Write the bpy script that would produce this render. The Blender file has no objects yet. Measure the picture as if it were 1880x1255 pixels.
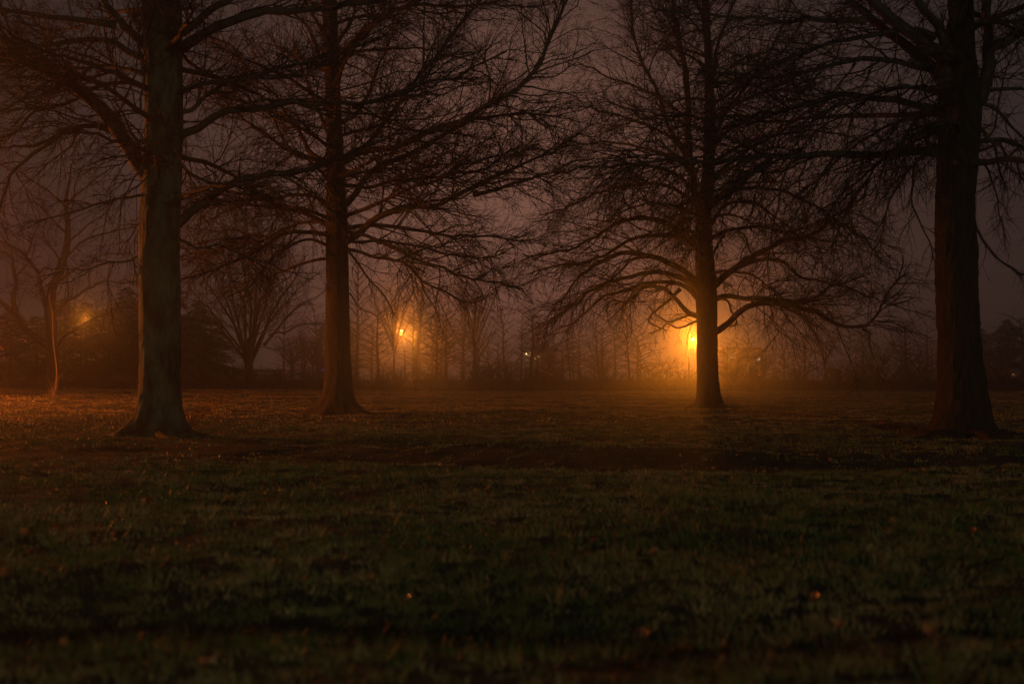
import bpy, math, random
import numpy as np

# ------------------------------------------------------------------ camera
scene = bpy.context.scene
COL = scene.collection
F, CX, CY = 2611.0, 940.0, 627.5          # focal length and centre in pixels of the 1880 wide photograph
CAMZ = 1.15
PITCH = math.atan((690.0 - CY) / F)
cd = bpy.data.cameras.new('camera')
cd.lens = 50.0; cd.sensor_width = 36.0; cd.clip_start = 0.05; cd.clip_end = 3000
cd.dof.use_dof = True; cd.dof.focus_distance = 40.0; cd.dof.aperture_fstop = 1.7
cam = bpy.data.objects.new('camera', cd); COL.objects.link(cam)
cam.location = (0, 0, CAMZ); cam.rotation_euler = (math.pi / 2 + PITCH, 0, 0)
scene.camera = cam

# ------------------------------------------------------------------ sky, light, exposure
SKY_LOW = (0.034, 0.0200, 0.0165)
SKY_HIGH = (0.0215, 0.0180, 0.0168)
TOWN_GLOW = (0.180, 0.077, 0.051)
FOG_DENSITY = 0.0027
FOG_ANISO = 0.946
P_SIDE, P_RIGHT, P_MID, P_CONIFER, P_BACK = 9500., 7200., 3700., 2200., 23000.
P_DOWN, P_RIGHT_DOWN, P_PATH = 60000., 5200., 7200.
SODIUM = (1.0, 0.215, 0.026)

w = bpy.data.worlds.new('World'); scene.world = w; w.use_nodes = True
nt = w.node_tree; nt.nodes.clear()
out = nt.nodes.new('ShaderNodeOutputWorld'); bg = nt.nodes.new('ShaderNodeBackground')
tc = nt.nodes.new('ShaderNodeTexCoord'); sx = nt.nodes.new('ShaderNodeSeparateXYZ'); rp = nt.nodes.new('ShaderNodeValToRGB')
rp.color_ramp.elements[0].position = 0.0; rp.color_ramp.elements[0].color = (*SKY_LOW, 1)
rp.color_ramp.elements[1].position = 0.34; rp.color_ramp.elements[1].color = (*SKY_HIGH, 1)
nt.links.new(tc.outputs['Generated'], sx.inputs[0]); nt.links.new(sx.outputs['Z'], rp.inputs[0])
dp = nt.nodes.new('ShaderNodeVectorMath'); dp.operation = 'DOT_PRODUCT'; dp.inputs[1].default_value = (0.0, 0.996, 0.09)
mxm = nt.nodes.new('ShaderNodeMath'); mxm.operation = 'MAXIMUM'; mxm.inputs[1].default_value = 0.0
pw = nt.nodes.new('ShaderNodeMath'); pw.operation = 'POWER'; pw.inputs[1].default_value = 60.0
gm = nt.nodes.new('ShaderNodeMixRGB'); gm.blend_type = 'ADD'; gm.inputs[2].default_value = (*TOWN_GLOW, 1)
nt.links.new(tc.outputs['Generated'], dp.inputs[0]); nt.links.new(dp.outputs['Value'], mxm.inputs[0]); nt.links.new(mxm.outputs[0], pw.inputs[0])
nt.links.new(pw.outputs[0], gm.inputs['Fac']); nt.links.new(rp.outputs[0], gm.inputs[1]); nt.links.new(gm.outputs[0], bg.inputs['Color']); nt.links.new(bg.outputs[0], out.inputs['Surface'])
bg.inputs['Strength'].default_value = 1.0
scene.view_settings.view_transform = 'Standard'; scene.view_settings.look = 'None'
scene.view_settings.exposure = 0.0; scene.view_settings.gamma = 1.0; scene.view_settings.use_curve_mapping = False
cy = scene.cycles
cy.max_bounces = 5; cy.diffuse_bounces = 2; cy.glossy_bounces = 2; cy.volume_bounces = 2; cy.transparent_max_bounces = 4
cy.use_denoising = True
cy.sample_clamp_indirect = 2.0; cy.sample_clamp_direct = 0.0

rng = np.random.default_rng(11)
random.seed(5)

# ------------------------------------------------------------------ helpers
def at(px, py, Y):
    ry = (CY - py) / F; rx = (px - CX) / F
    fy = math.cos(PITCH) - ry * math.sin(PITCH); fz = math.sin(PITCH) + ry * math.cos(PITCH)
    return np.array((rx / fy * Y, Y, CAMZ + fz / fy * Y))

def vnoise(x, y, s, seed):
    rr = np.random.default_rng(seed); T = rr.random((128, 128)); x = x * s + 300; y = y * s + 300
    i = np.floor(x).astype(int); j = np.floor(y).astype(int); fx = x - i; fy = y - j; fx = fx * fx * (3 - 2 * fx); fy = fy * fy * (3 - 2 * fy)
    i %= 127; j %= 127
    return (T[i, j] * (1 - fx) + T[i + 1, j] * fx) * (1 - fy) + (T[i, j + 1] * (1 - fx) + T[i + 1, j + 1] * fx) * fy
def ground_z(x, y):
    x = np.asarray(x, float); y = np.asarray(y, float); sh = np.broadcast(x, y).shape
    x = np.broadcast_to(x, sh); y = np.broadcast_to(y, sh)
    z = 0.035 * np.sin(x * 0.31 + 1.3 * np.sin(y * 0.11)) * np.sin(y * 0.23 + 0.6) + 0.02 * np.sin(x * 0.83 + y * 0.57)
    near = np.clip((90 - y) / 40, 0, 1) * np.clip((y + 6) / 6, 0, 1)
    z = z + near * (0.075 * (vnoise(x, y, 0.85, 61) - 0.5) + 0.060 * (vnoise(x, y, 2.1, 62) - 0.5) + 0.030 * (vnoise(x, y, 5.2, 63) - 0.5))
    z = z - 0.17 * np.exp(-((y - 20.8 + 0.10 * x + 0.8 * np.sin(x * 0.4)) / 1.7) ** 2)          # worn hollow across the lawn
    z = z - 0.17 * np.exp(-((y - 7.0 + 0.06 * x + 0.25 * np.sin(x * 1.3)) / 0.95) ** 2) * np.clip(1 - (x - 0.6) / 2.5, 0.25, 1)   # dip near the camera
    far = np.clip((y - 70) / 40, 0, 1) * np.clip((-x - 2) / 30, 0, 1)
    return z + 0.22 * far * np.clip(1 - (y - 140) / 80, 0, 1)

def gz(x, y): return float(ground_z(x, y))

def link(o, parent=None):
    COL.objects.link(o)
    if parent is not None: o.parent = parent
    return o

def mesh_np(name, verts, quads=None, tris=None, mat=None, smooth=True):
    me = bpy.data.meshes.new(name)
    verts = np.asarray(verts, np.float32).reshape(-1, 3)
    nq = 0 if quads is None else len(quads); ntr = 0 if tris is None else len(tris)
    me.vertices.add(len(verts)); me.vertices.foreach_set('co', verts.ravel())
    li = []
    if nq: li.append(np.asarray(quads, np.int32).ravel())
    if ntr: li.append(np.asarray(tris, np.int32).ravel())
    li = np.concatenate(li)
    me.loops.add(len(li)); me.loops.foreach_set('vertex_index', li)
    st = np.concatenate([np.arange(nq) * 4, nq * 4 + np.arange(ntr) * 3]).astype(np.int32)
    me.polygons.add(nq + ntr); me.polygons.foreach_set('loop_start', st)
    if smooth: me.polygons.foreach_set('use_smooth', np.ones(nq + ntr, bool))
    me.update(calc_edges=True)
    if mat: me.materials.append(mat)
    return me

def obj(name, me, parent=None, **kw):
    o = bpy.data.objects.new(name, me); link(o, parent)
    for k, v in kw.items(): o[k] = v
    return o

def thing(name, label, cat, loc=(0, 0, 0), rz=0.0, group=None):
    o = bpy.data.objects.new(name, None); link(o)
    o.location = loc; o.rotation_euler = (0, 0, rz); o.empty_display_size = 0.3
    o['label'] = label; o['category'] = cat
    if group: o['group'] = group
    return o

def nrm(v): return v / np.maximum(np.linalg.norm(v, axis=-1, keepdims=True), 1e-9)

class Geo:
    """collects tubes, boxes and triangles, then becomes one mesh"""
    def __init__(s): s.v = []; s.q = []; s.t = []; s.n = 0
    def add(s, v, q=None, t=None):
        v = np.asarray(v, float).reshape(-1, 3)
        if q is not None and len(q): s.q.append(np.asarray(q, np.int64) + s.n)
        if t is not None and len(t): s.t.append(np.asarray(t, np.int64) + s.n)
        s.v.append(v); s.n += len(v)
    def tubes(s, P, R, S, cap=False):
        P = np.asarray(P, float); R = np.asarray(R, float)
        if P.ndim == 2: P = P[None]; R = R[None]
        N, K, _ = P.shape
        if N == 0: return
        T = np.empty_like(P); T[:, 1:-1] = P[:, 2:] - P[:, :-2]; T[:, 0] = P[:, 1] - P[:, 0]; T[:, -1] = P[:, -1] - P[:, -2]
        T = nrm(T)
        m = nrm(P[:, -1] - P[:, 0])
        ref = np.where(np.abs(m[:, 2:3]) > 0.75, np.array([[1., 0, 0]]), np.array([[0, 0, 1.]]))
        ref = np.repeat(ref[:, None, :], K, 1)
        U = nrm(np.cross(T, ref)); V = np.cross(T, U)
        a = np.arange(S) * 2 * math.pi / S
        v = P[:, :, None, :] + R[:, :, None, None] * (np.cos(a)[None, None, :, None] * U[:, :, None, :] + np.sin(a)[None, None, :, None] * V[:, :, None, :])
        b = (np.arange(N) * K * S)[:, None, None] + (np.arange(K - 1) * S)[None, :, None]
        j = np.arange(S)[None, None, :]; jn = (np.arange(S) + 1)[None, None, :] % S
        q = np.stack([b + j, b + jn, b + S + jn, b + S + j], -1).reshape(-1, 4)
        t = None
        if cap:
            t = []
            for n in range(N):
                o0 = n * K * S; o1 = o0 + (K - 1) * S
                for k in range(1, S - 1): t += [(o0, o0 + k + 1, o0 + k), (o1, o1 + k, o1 + k + 1)]
        s.add(v, q, t)
    def cones(s, A, B, R):
        N = len(A)
        if N == 0: return
        d = nrm(B - A); ref = np.where(np.abs(d[:, 2:3]) > 0.8, np.array([[1., 0, 0]]), np.array([[0, 0, 1.]]))
        U = nrm(np.cross(d, ref)); V = np.cross(d, U)
        vs = [A + R[:, None] * (math.cos(x) * U + math.sin(x) * V) for x in (0, 2.094, 4.189)] + [B]
        v = np.stack(vs, 1); b = (np.arange(N) * 4)[:, None]
        t = np.concatenate([b + np.array([[0, 1, 3]]), b + np.array([[1, 2, 3]]), b + np.array([[2, 0, 3]])], 0)
        s.add(v, None, t)
    def box(s, c, d, rz=0.0):
        c = np.asarray(c, float); d = np.asarray(d, float) / 2
        p = np.array([(x, y, z) for z in (-1, 1) for y in (-1, 1) for x in (-1, 1)], float) * d
        ca, sa = math.cos(rz), math.sin(rz)
        p = np.stack([p[:, 0] * ca - p[:, 1] * sa, p[:, 0] * sa + p[:, 1] * ca, p[:, 2]], 1) + c
        s.add(p, [(0, 2, 3, 1), (4, 5, 7, 6), (0, 1, 5, 4), (2, 6, 7, 3), (0, 4, 6, 2), (1, 3, 7, 5)])
    def mesh(s, name, mat, smooth=True):
        return mesh_np(name, np.concatenate(s.v), np.concatenate(s.q) if s.q else None, np.concatenate(s.t) if s.t else None, mat, smooth)

def resample(pts, K):
    """smooth curve through the points (Catmull-Rom), K samples"""
    p = np.asarray(pts, float); n = len(p)
    ext = np.vstack([2 * p[0] - p[1], p, 2 * p[-1] - p[-2]])
    d = np.concatenate([[0], np.cumsum(np.linalg.norm(np.diff(p, axis=0), axis=1))]); u = np.linspace(0, d[-1], K)
    i = np.clip(np.searchsorted(d, u, side='right') - 1, 0, n - 2); t = ((u - d[i]) / np.maximum(d[i + 1] - d[i], 1e-9))[:, None]
    a, b, c, e = ext[i], ext[i + 1], ext[i + 2], ext[i + 3]
    return 0.5 * (2 * b + (c - a) * t + (2 * a - 5 * b + 4 * c - e) * t ** 2 + (3 * b - a - 3 * c + e) * t ** 3)

# ------------------------------------------------------------------ materials
def new_mat(name):
    m = bpy.data.materials.new(name); m.use_nodes = True
    return m, m.node_tree, m.node_tree.nodes['Principled BSDF']
def N_(nt, t, **kw):
    n = nt.nodes.new(t)
    for k, v in kw.items(): setattr(n, k, v)
    return n
def ramp(nt, stops):
    r = nt.nodes.new('ShaderNodeValToRGB'); e = r.color_ramp.elements
    while len(e) < len(stops): e.new(0.5)
    for i, (p, c) in enumerate(stops): e[i].position = p; e[i].color = (*c, 1)
    return r

def plain(name, col, rough=0.7, metal=0.0, var=0.25, scale=6.0):
    m, nt, b = new_mat(name)
    t = N_(nt, 'ShaderNodeTexCoord'); n = N_(nt, 'ShaderNodeTexNoise'); n.inputs['Scale'].default_value = scale; n.inputs['Detail'].default_value = 5
    nt.links.new(t.outputs['Object'], n.inputs['Vector'])
    c = np.array(col); r = ramp(nt, [(0.3, tuple(c * (1 - var))), (0.7, tuple(np.minimum(c * (1 + var), 1)))])
    nt.links.new(n.outputs['Fac'], r.inputs[0]); nt.links.new(r.outputs[0], b.inputs['Base Color'])
    b.inputs['Roughness'].default_value = rough; b.inputs['Metallic'].default_value = metal
    return m

def glow(name, col, strength):
    m, nt, b = new_mat(name)
    b.inputs['Base Color'].default_value = (0.02, 0.02, 0.02, 1); b.inputs['Emission Color'].default_value = (*col, 1); b.inputs['Emission Strength'].default_value = strength
    return m

def bark(name, dark, light, lit_tone=None, lit_amt=0.0, bump=0.5, vscale=22.0):
    m, nt, b = new_mat(name)
    t = N_(nt, 'ShaderNodeTexCoord'); mp = N_(nt, 'ShaderNodeMapping'); mp.inputs['Scale'].default_value = (1, 1, 0.16)
    nt.links.new(t.outputs['Object'], mp.inputs[0])
    n1 = N_(nt, 'ShaderNodeTexNoise'); n1.inputs['Scale'].default_value = vscale; n1.inputs['Detail'].default_value = 8; n1.inputs['Roughness'].default_value = 0.65
    v = N_(nt, 'ShaderNodeTexVoronoi', feature='DISTANCE_TO_EDGE'); v.inputs['Scale'].default_value = vscale * 0.7
    nt.links.new(mp.outputs[0], n1.inputs['Vector'])
    mixv = N_(nt, 'ShaderNodeMixRGB', blend_type='ADD'); mixv.inputs['Fac'].default_value = 0.25
    nt.links.new(mp.outputs[0], mixv.inputs[1]); nt.links.new(n1.outputs['Color'], mixv.inputs[2]); nt.links.new(mixv.outputs[0], v.inputs['Vector'])
    r = ramp(nt, [(0.25, dark), (0.75, light)]); nt.links.new(n1.outputs['Fac'], r.inputs[0])
    col = r.outputs[0]
    if lit_tone:
        n2 = N_(nt, 'ShaderNodeTexNoise'); n2.inputs['Scale'].default_value = 3.2; n2.inputs['Detail'].default_value = 7; n2.inputs['Roughness'].default_value = 0.7
        mp2 = N_(nt, 'ShaderNodeMapping'); mp2.inputs['Scale'].default_value = (1, 1, 0.35); nt.links.new(t.outputs['Object'], mp2.inputs[0]); nt.links.new(mp2.outputs[0], n2.inputs['Vector'])
        r2 = ramp(nt, [(0.5 - lit_amt * 0.3, (0, 0, 0)), (0.62, (1, 1, 1))]); nt.links.new(n2.outputs['Fac'], r2.inputs[0])
        mx = N_(nt, 'ShaderNodeMixRGB'); nt.links.new(r2.outputs[0], mx.inputs['Fac']); nt.links.new(col, mx.inputs[1]); mx.inputs[2].default_value = (*lit_tone, 1)
        col = mx.outputs[0]
    nt.links.new(col, b.inputs['Base Color'])
    ad = N_(nt, 'ShaderNodeMath', operation='MULTIPLY_ADD'); nt.links.new(v.outputs['Distance'], ad.inputs[0]); ad.inputs[1].default_value = 1.6; nt.links.new(n1.outputs['Fac'], ad.inputs[2])
    bp = N_(nt, 'ShaderNodeBump'); bp.inputs['Strength'].default_value = bump; bp.inputs['Distance'].default_value = 0.05
    nt.links.new(ad.outputs[0], bp.inputs['Height']); nt.links.new(bp.outputs[0], b.inputs['Normal'])
    b.inputs['Roughness'].default_value = 0.72; b.inputs['Specular IOR Level'].default_value = 0.35
    return m

M_bark = bark('bark', (0.026, 0.019, 0.015), (0.125, 0.092, 0.068), bump=0.9)
M_bark_pale = bark('bark_front_lit', (0.022, 0.018, 0.014), (0.120, 0.105, 0.080), lit_tone=(0.250, 0.265, 0.190), lit_amt=0.30, bump=1.0)  # grey-green patches put the front light into this bark's colour
M_bark_dark = bark('bark_shaded', (0.022, 0.017, 0.012), (0.090, 0.062, 0.040), bump=0.9, vscale=16)  # darker bark tone stands in for shade on the near right trunk
M_limb = bark('limb_bark', (0.030, 0.022, 0.017), (0.125, 0.090, 0.065), vscale=30, bump=0.35)
M_twig = plain('twig', (0.030, 0.021, 0.016), rough=0.8)
M_far = plain('far_bark', (0.070, 0.055, 0.046), rough=0.8)
M_needle = plain('needles', (0.030, 0.038, 0.022), rough=0.75, scale=2)
M_leaf = plain('dead_leaf', (0.40, 0.13, 0.045), rough=0.24, scale=20)
M_rust = plain('rust_leaf', (0.22, 0.060, 0.035), rough=0.4, scale=12)
M_metal = plain('dark_metal', (0.012, 0.012, 0.012), rough=0.5, metal=0.6)
M_wood = plain('weathered_wood', (0.075, 0.06, 0.05), rough=0.8)
M_asphalt = plain('asphalt', (0.05, 0.05, 0.05), rough=0.85)
M_siding = plain('siding', (0.30, 0.26, 0.22), rough=0.7)
M_roof = plain('roof', (0.05, 0.045, 0.04), rough=0.85)
M_trim = plain('trim', (0.10, 0.09, 0.08), rough=0.6)
M_glass_dark = plain('dark_glass', (0.02, 0.022, 0.025), rough=0.1)
M_rubber = plain('rubber', (0.02, 0.02, 0.02), rough=0.8)
M_straw = plain('straw_stem', (0.42, 0.27, 0.15), rough=0.6)
M_cut = plain('cut_wood', (0.30, 0.16, 0.08), rough=0.7, scale=14)

# ground: worn soil under tufts of grass
m, nt, b = new_mat('field_ground'); M_ground = m
t = N_(nt, 'ShaderNodeTexCoord')
n1 = N_(nt, 'ShaderNodeTexNoise'); n1.inputs['Scale'].default_value = 0.35; n1.inputs['Detail'].default_value = 8; n1.inputs['Roughness'].default_value = 0.62
n2 = N_(nt, 'ShaderNodeTexNoise'); n2.inputs['Scale'].default_value = 9.0; n2.inputs['Detail'].default_value = 9; n2.inputs['Roughness'].default_value = 0.7
nt.links.new(t.outputs['Object'], n1.inputs['Vector']); nt.links.new(t.outputs['Object'], n2.inputs['Vector'])
r1 = ramp(nt, [(0.32, (0.020, 0.016, 0.010)), (0.50, (0.030, 0.027, 0.013)), (0.68, (0.055, 0.044, 0.022))]); nt.links.new(n1.outputs['Fac'], r1.inputs[0])
r2 = ramp(nt, [(0.30, (0.45, 0.45, 0.45)), (0.72, (1.25, 1.2, 1.1))]); nt.links.new(n2.outputs['Fac'], r2.inputs[0])
mx = N_(nt, 'ShaderNodeMixRGB', blend_type='MULTIPLY'); mx.inputs['Fac'].default_value = 1.0
nt.links.new(r1.outputs[0], mx.inputs[1]); nt.links.new(r2.outputs[0], mx.inputs[2]); nt.links.new(mx.outputs[0], b.inputs['Base Color'])
bp = N_(nt, 'ShaderNodeBump'); bp.inputs['Strength'].default_value = 0.8; bp.inputs['Distance'].default_value = 0.06
nt.links.new(n2.outputs['Fac'], bp.inputs['Height']); nt.links.new(bp.outputs[0], b.inputs['Normal'])
b.inputs['Roughness'].default_value = 0.85

m, nt, b = new_mat('grass_blade'); M_grass = m
at_ = N_(nt, 'ShaderNodeAttribute', attribute_name='tint')
r1 = ramp(nt, [(0.0, (0.080, 0.120, 0.030)), (0.40, (0.140, 0.150, 0.042)), (0.62, (0.250, 0.185, 0.072)), (1.0, (0.420, 0.290, 0.140))])
nt.links.new(at_.outputs['Fac'], r1.inputs[0]); nt.links.new(r1.outputs[0], b.inputs['Base Color'])
b.inputs['Roughness'].default_value = 0.5; b.inputs['Specular IOR Level'].default_value = 0.4

# ------------------------------------------------------------------ ground, road, haze
def axis(lim, fine, coarse):
    a = list(np.arange(0, 13, 0.16)) + list(np.arange(13, fine, 0.5)) + list(np.arange(fine, coarse, 2.0)) + list(np.linspace(coarse, lim, 12))
    return np.array(a)
px_ = axis(600, 16, 70); gx = np.concatenate([-px_[:0:-1], px_])
gy = np.concatenate([np.linspace(-150, 0, 14)[:-1], np.arange(0, 3, 0.5), np.arange(3, 26, 0.16), np.arange(26, 40, 0.4), np.arange(40, 170, 2.0), np.linspace(170, 800, 14)])
GX, GY = np.meshgrid(gx, gy)
gv = np.stack([GX, GY, ground_z(GX, GY)], -1).reshape(-1, 3)
nx = len(gx); ii = (np.arange(len(gy) - 1)[:, None] * nx + np.arange(nx - 1)[None, :]).ravel()
obj('ground', mesh_np('ground', gv, np.stack([ii, ii + 1, ii + 1 + nx, ii + nx], 1), None, M_ground), kind='structure')
g = Geo(); g.box((0, 161.5, 0.3), (360, 7.5, 0.6)); g.box((0, 157.4, 0.34), (360, 0.3, 0.62))
obj('road', g.mesh('road', M_asphalt, False), kind='structure')
g = Geo(); g.box((0, 325, 11.5), (1204, 954, 26.4))
m = bpy.data.materials.new('haze_air'); m.use_nodes = True; nt = m.node_tree; nt.nodes.clear()
o_ = nt.nodes.new('ShaderNodeOutputMaterial'); pv = nt.nodes.new('ShaderNodeVolumePrincipled')
pv.inputs['Color'].default_value = (0.92, 0.90, 0.90, 1); pv.inputs['Density'].default_value = FOG_DENSITY; pv.inputs['Anisotropy'].default_value = FOG_ANISO
nt.links.new(pv.outputs[0], o_.inputs['Volume'])
obj('haze', g.mesh('haze', m, False), kind='stuff')

# ------------------------------------------------------------------ trees
ORD = 'first second third fourth fifth sixth seventh eighth ninth tenth eleventh twelfth thirteenth fourteenth fifteenth sixteenth seventeenth eighteenth nineteenth twentieth twenty-first twenty-second twenty-third twenty-fourth twenty-fifth twenty-sixth twenty-seventh twenty-eighth twenty-ninth thirtieth'.split()
MARKS = [(-400, 'left border'), (97, 'sapling'), (293, 'near left trunk'), (455, 'vase shaped tree'), (620, 'second oak trunk'), (738, 'orange lamp'), (966, 'porch light'), (1298, 'bright lamp trunk'), (1766, 'near right trunk'), (2400, 'right border')]
def label_by_place(items, what):                     # items: (px, object); counts them from the left between two landmarks
    for (a, na), (b, nb) in zip(MARKS, MARKS[1:]):
        for n, (px, o) in enumerate(sorted([(q, o) for q, o in items if a <= q < b], key=lambda t: t[0])):
            o['label'] = '%s, %s from left between %s and %s' % (what, ORD[min(n, 29)], na, nb)
def spawn(P, R, own, dens, t0, t1, ang, length, K, trop, wander, rfun, flat=0.6, rr=rng, maxn=60, lmin=0.05, fwd=0.0):
    """children along each parent curve; everything vectorised"""
    N, Kp, _ = P.shape
    seg = np.linalg.norm(np.diff(P, axis=1), axis=2); L = seg.sum(1)
    cnt = np.minimum(rr.poisson(np.maximum(dens * L * (t1 - t0), 0.01)), maxn).astype(int)
    idx = np.repeat(np.arange(N), cnt); M = len(idx)
    if M == 0: return np.zeros((0, K, 3)), np.zeros((0, K)), np.zeros(0, int)
    t = t0 + (t1 - t0) * rr.random(M) ** 0.85
    f = t * (Kp - 1); i = np.minimum(f.astype(int), Kp - 2); fr = (f - i)[:, None]
    p = P[idx, i] * (1 - fr) + P[idx, i + 1] * fr; rp = R[idx, i] * (1 - fr[:, 0]) + R[idx, i + 1] * fr[:, 0]
    tan = nrm(P[idx, i + 1] - P[idx, i])
    rnd = rr.normal(size=(M, 3)); rnd[:, 2] *= flat
    per = nrm(rnd - (rnd * tan).sum(1, keepdims=True) * tan)
    a = np.radians(rr.uniform(ang[0], ang[1], M))[:, None]
    d = nrm(np.cos(a) * tan + np.sin(a) * per)
    ln = np.maximum(length(L[idx], t, M, rr), lmin)
    r0 = np.minimum(rp * 0.8, rfun(ln, M, rr))
    tr = np.asarray(trop(p, M, rr)).reshape(-1, 1) if callable(trop) else np.full((M, 1), trop)
    st = (ln / (K - 1))[:, None]
    Q = np.empty((M, K, 3)); Q[:, 0] = p
    kd = rr.normal(size=(M, 3)) * 0.35 * wander
    for k in range(1, K):
        d = nrm(d + rr.normal(size=(M, 3)) * wander + kd / K + np.concatenate([np.zeros((M, 2)), tr], 1) * (2.2 / K))
        Q[:, k] = Q[:, k - 1] + d * st
    Rr = r0[:, None] * (1 - 0.72 * np.linspace(0, 1, K)[None, :] ** 0.9)
    return Q, Rr, own[idx]

def trunk_mesh(name, axis_pts, radii, mat, S=44, flare=1.7, fh=0.9, lobes=5, seed=0, rough=0.05, K=90, base_drop=0.25):
    rr = np.random.default_rng(seed)
    P = resample(axis_pts, K); R = np.interp(np.linspace(0, 1, K), np.linspace(0, 1, len(radii)), radii) if len(radii) != K else np.array(radii)
    z = P[:, 2] - P[0, 2]; th = np.arange(S) * 2 * math.pi / S + math.pi / 2
    k = np.exp(-z / fh)
    lob = np.zeros((K, S))
    for j in range(lobes):
        c = rr.uniform(0, 2 * math.pi); wd = rr.uniform(0.25, 0.5); amp = rr.uniform(0.5, 1.2)
        dth = (th - c + math.pi) % (2 * math.pi) - math.pi
        lob += amp * np.exp(-(dth / wd) ** 2)[None, :] * (k ** 2.2)[:, None]
    Rf = R[:, None] * (1 + (flare - 1) * (k ** 1.6)[:, None] * 0.75 + (flare - 1) * 0.55 * lob)
    tg = np.broadcast_to(np.arange(S)[None, :] / S * 2 * math.pi * max(radii[0], 0.1), (K, S)); zg = np.broadcast_to(z[:, None], (K, S))
    wob = 0.05 * np.sin(zg * 2.1 + seed) + 0.03 * np.sin(zg * 5.3 + tg * 3)
    n1 = vnoise(tg + wob, zg * 0.20, 13.0, 200 + seed); n2 = vnoise(tg - wob, zg * 0.34, 22.0, 300 + seed); n3 = vnoise(tg, zg * 0.5, 2.2, 400 + seed)
    n = 0.9 * (1 - 2 * np.abs(2 * n1 - 1)) + 0.45 * (1 - 2 * np.abs(2 * n2 - 1)) + 1.4 * (n3 - 0.5)
    Rf = Rf * (1 + rough * n)
    v = np.empty((K, S, 3)); v[:, :, 0] = P[:, None, 0] + Rf * np.cos(th); v[:, :, 1] = P[:, None, 1] + Rf * np.sin(th); v[:, :, 2] = P[:, None, 2]
    v[0, :, 2] -= base_drop; v[0, :, :2] = P[0, None, :2] + (v[0, :, :2] - P[0, None, :2]) * 1.12
    b = (np.arange(K - 1) * S)[:, None]; j = np.arange(S)[None]; jn = (j + 1) % S
    q = np.stack([b + j, b + jn, b + S + jn, b + S + j], -1).reshape(-1, 4)
    return mesh_np(name, v, q, None, mat)

def leaf_tris(P, size, rr):
    """small curled leaves (two bent quads each)"""
    n = len(P); u = nrm(rr.normal(size=(n, 3))); w_ = nrm(np.cross(u, rr.normal(size=(n, 3)))); h = np.cross(u, w_)
    s = (size * rr.uniform(0.6, 1.3, n))[:, None]
    a = P; m1 = P + u * s * 0.5 + h * s * 0.10; c = P + u * s
    l = P + u * s * 0.5 + w_ * s * 0.33 + h * s * 0.22; r = P + u * s * 0.5 - w_ * s * 0.33 + h * s * 0.22
    v = np.stack([a, m1, c, l, r], 1); b = (np.arange(n) * 5)[:, None]
    t = np.concatenate([b + np.array([[0, 1, 3]]), b + np.array([[1, 2, 3]]), b + np.array([[0, 4, 1]]), b + np.array([[1, 4, 2]])], 0)
    return v.reshape(-1, 3), t

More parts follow.
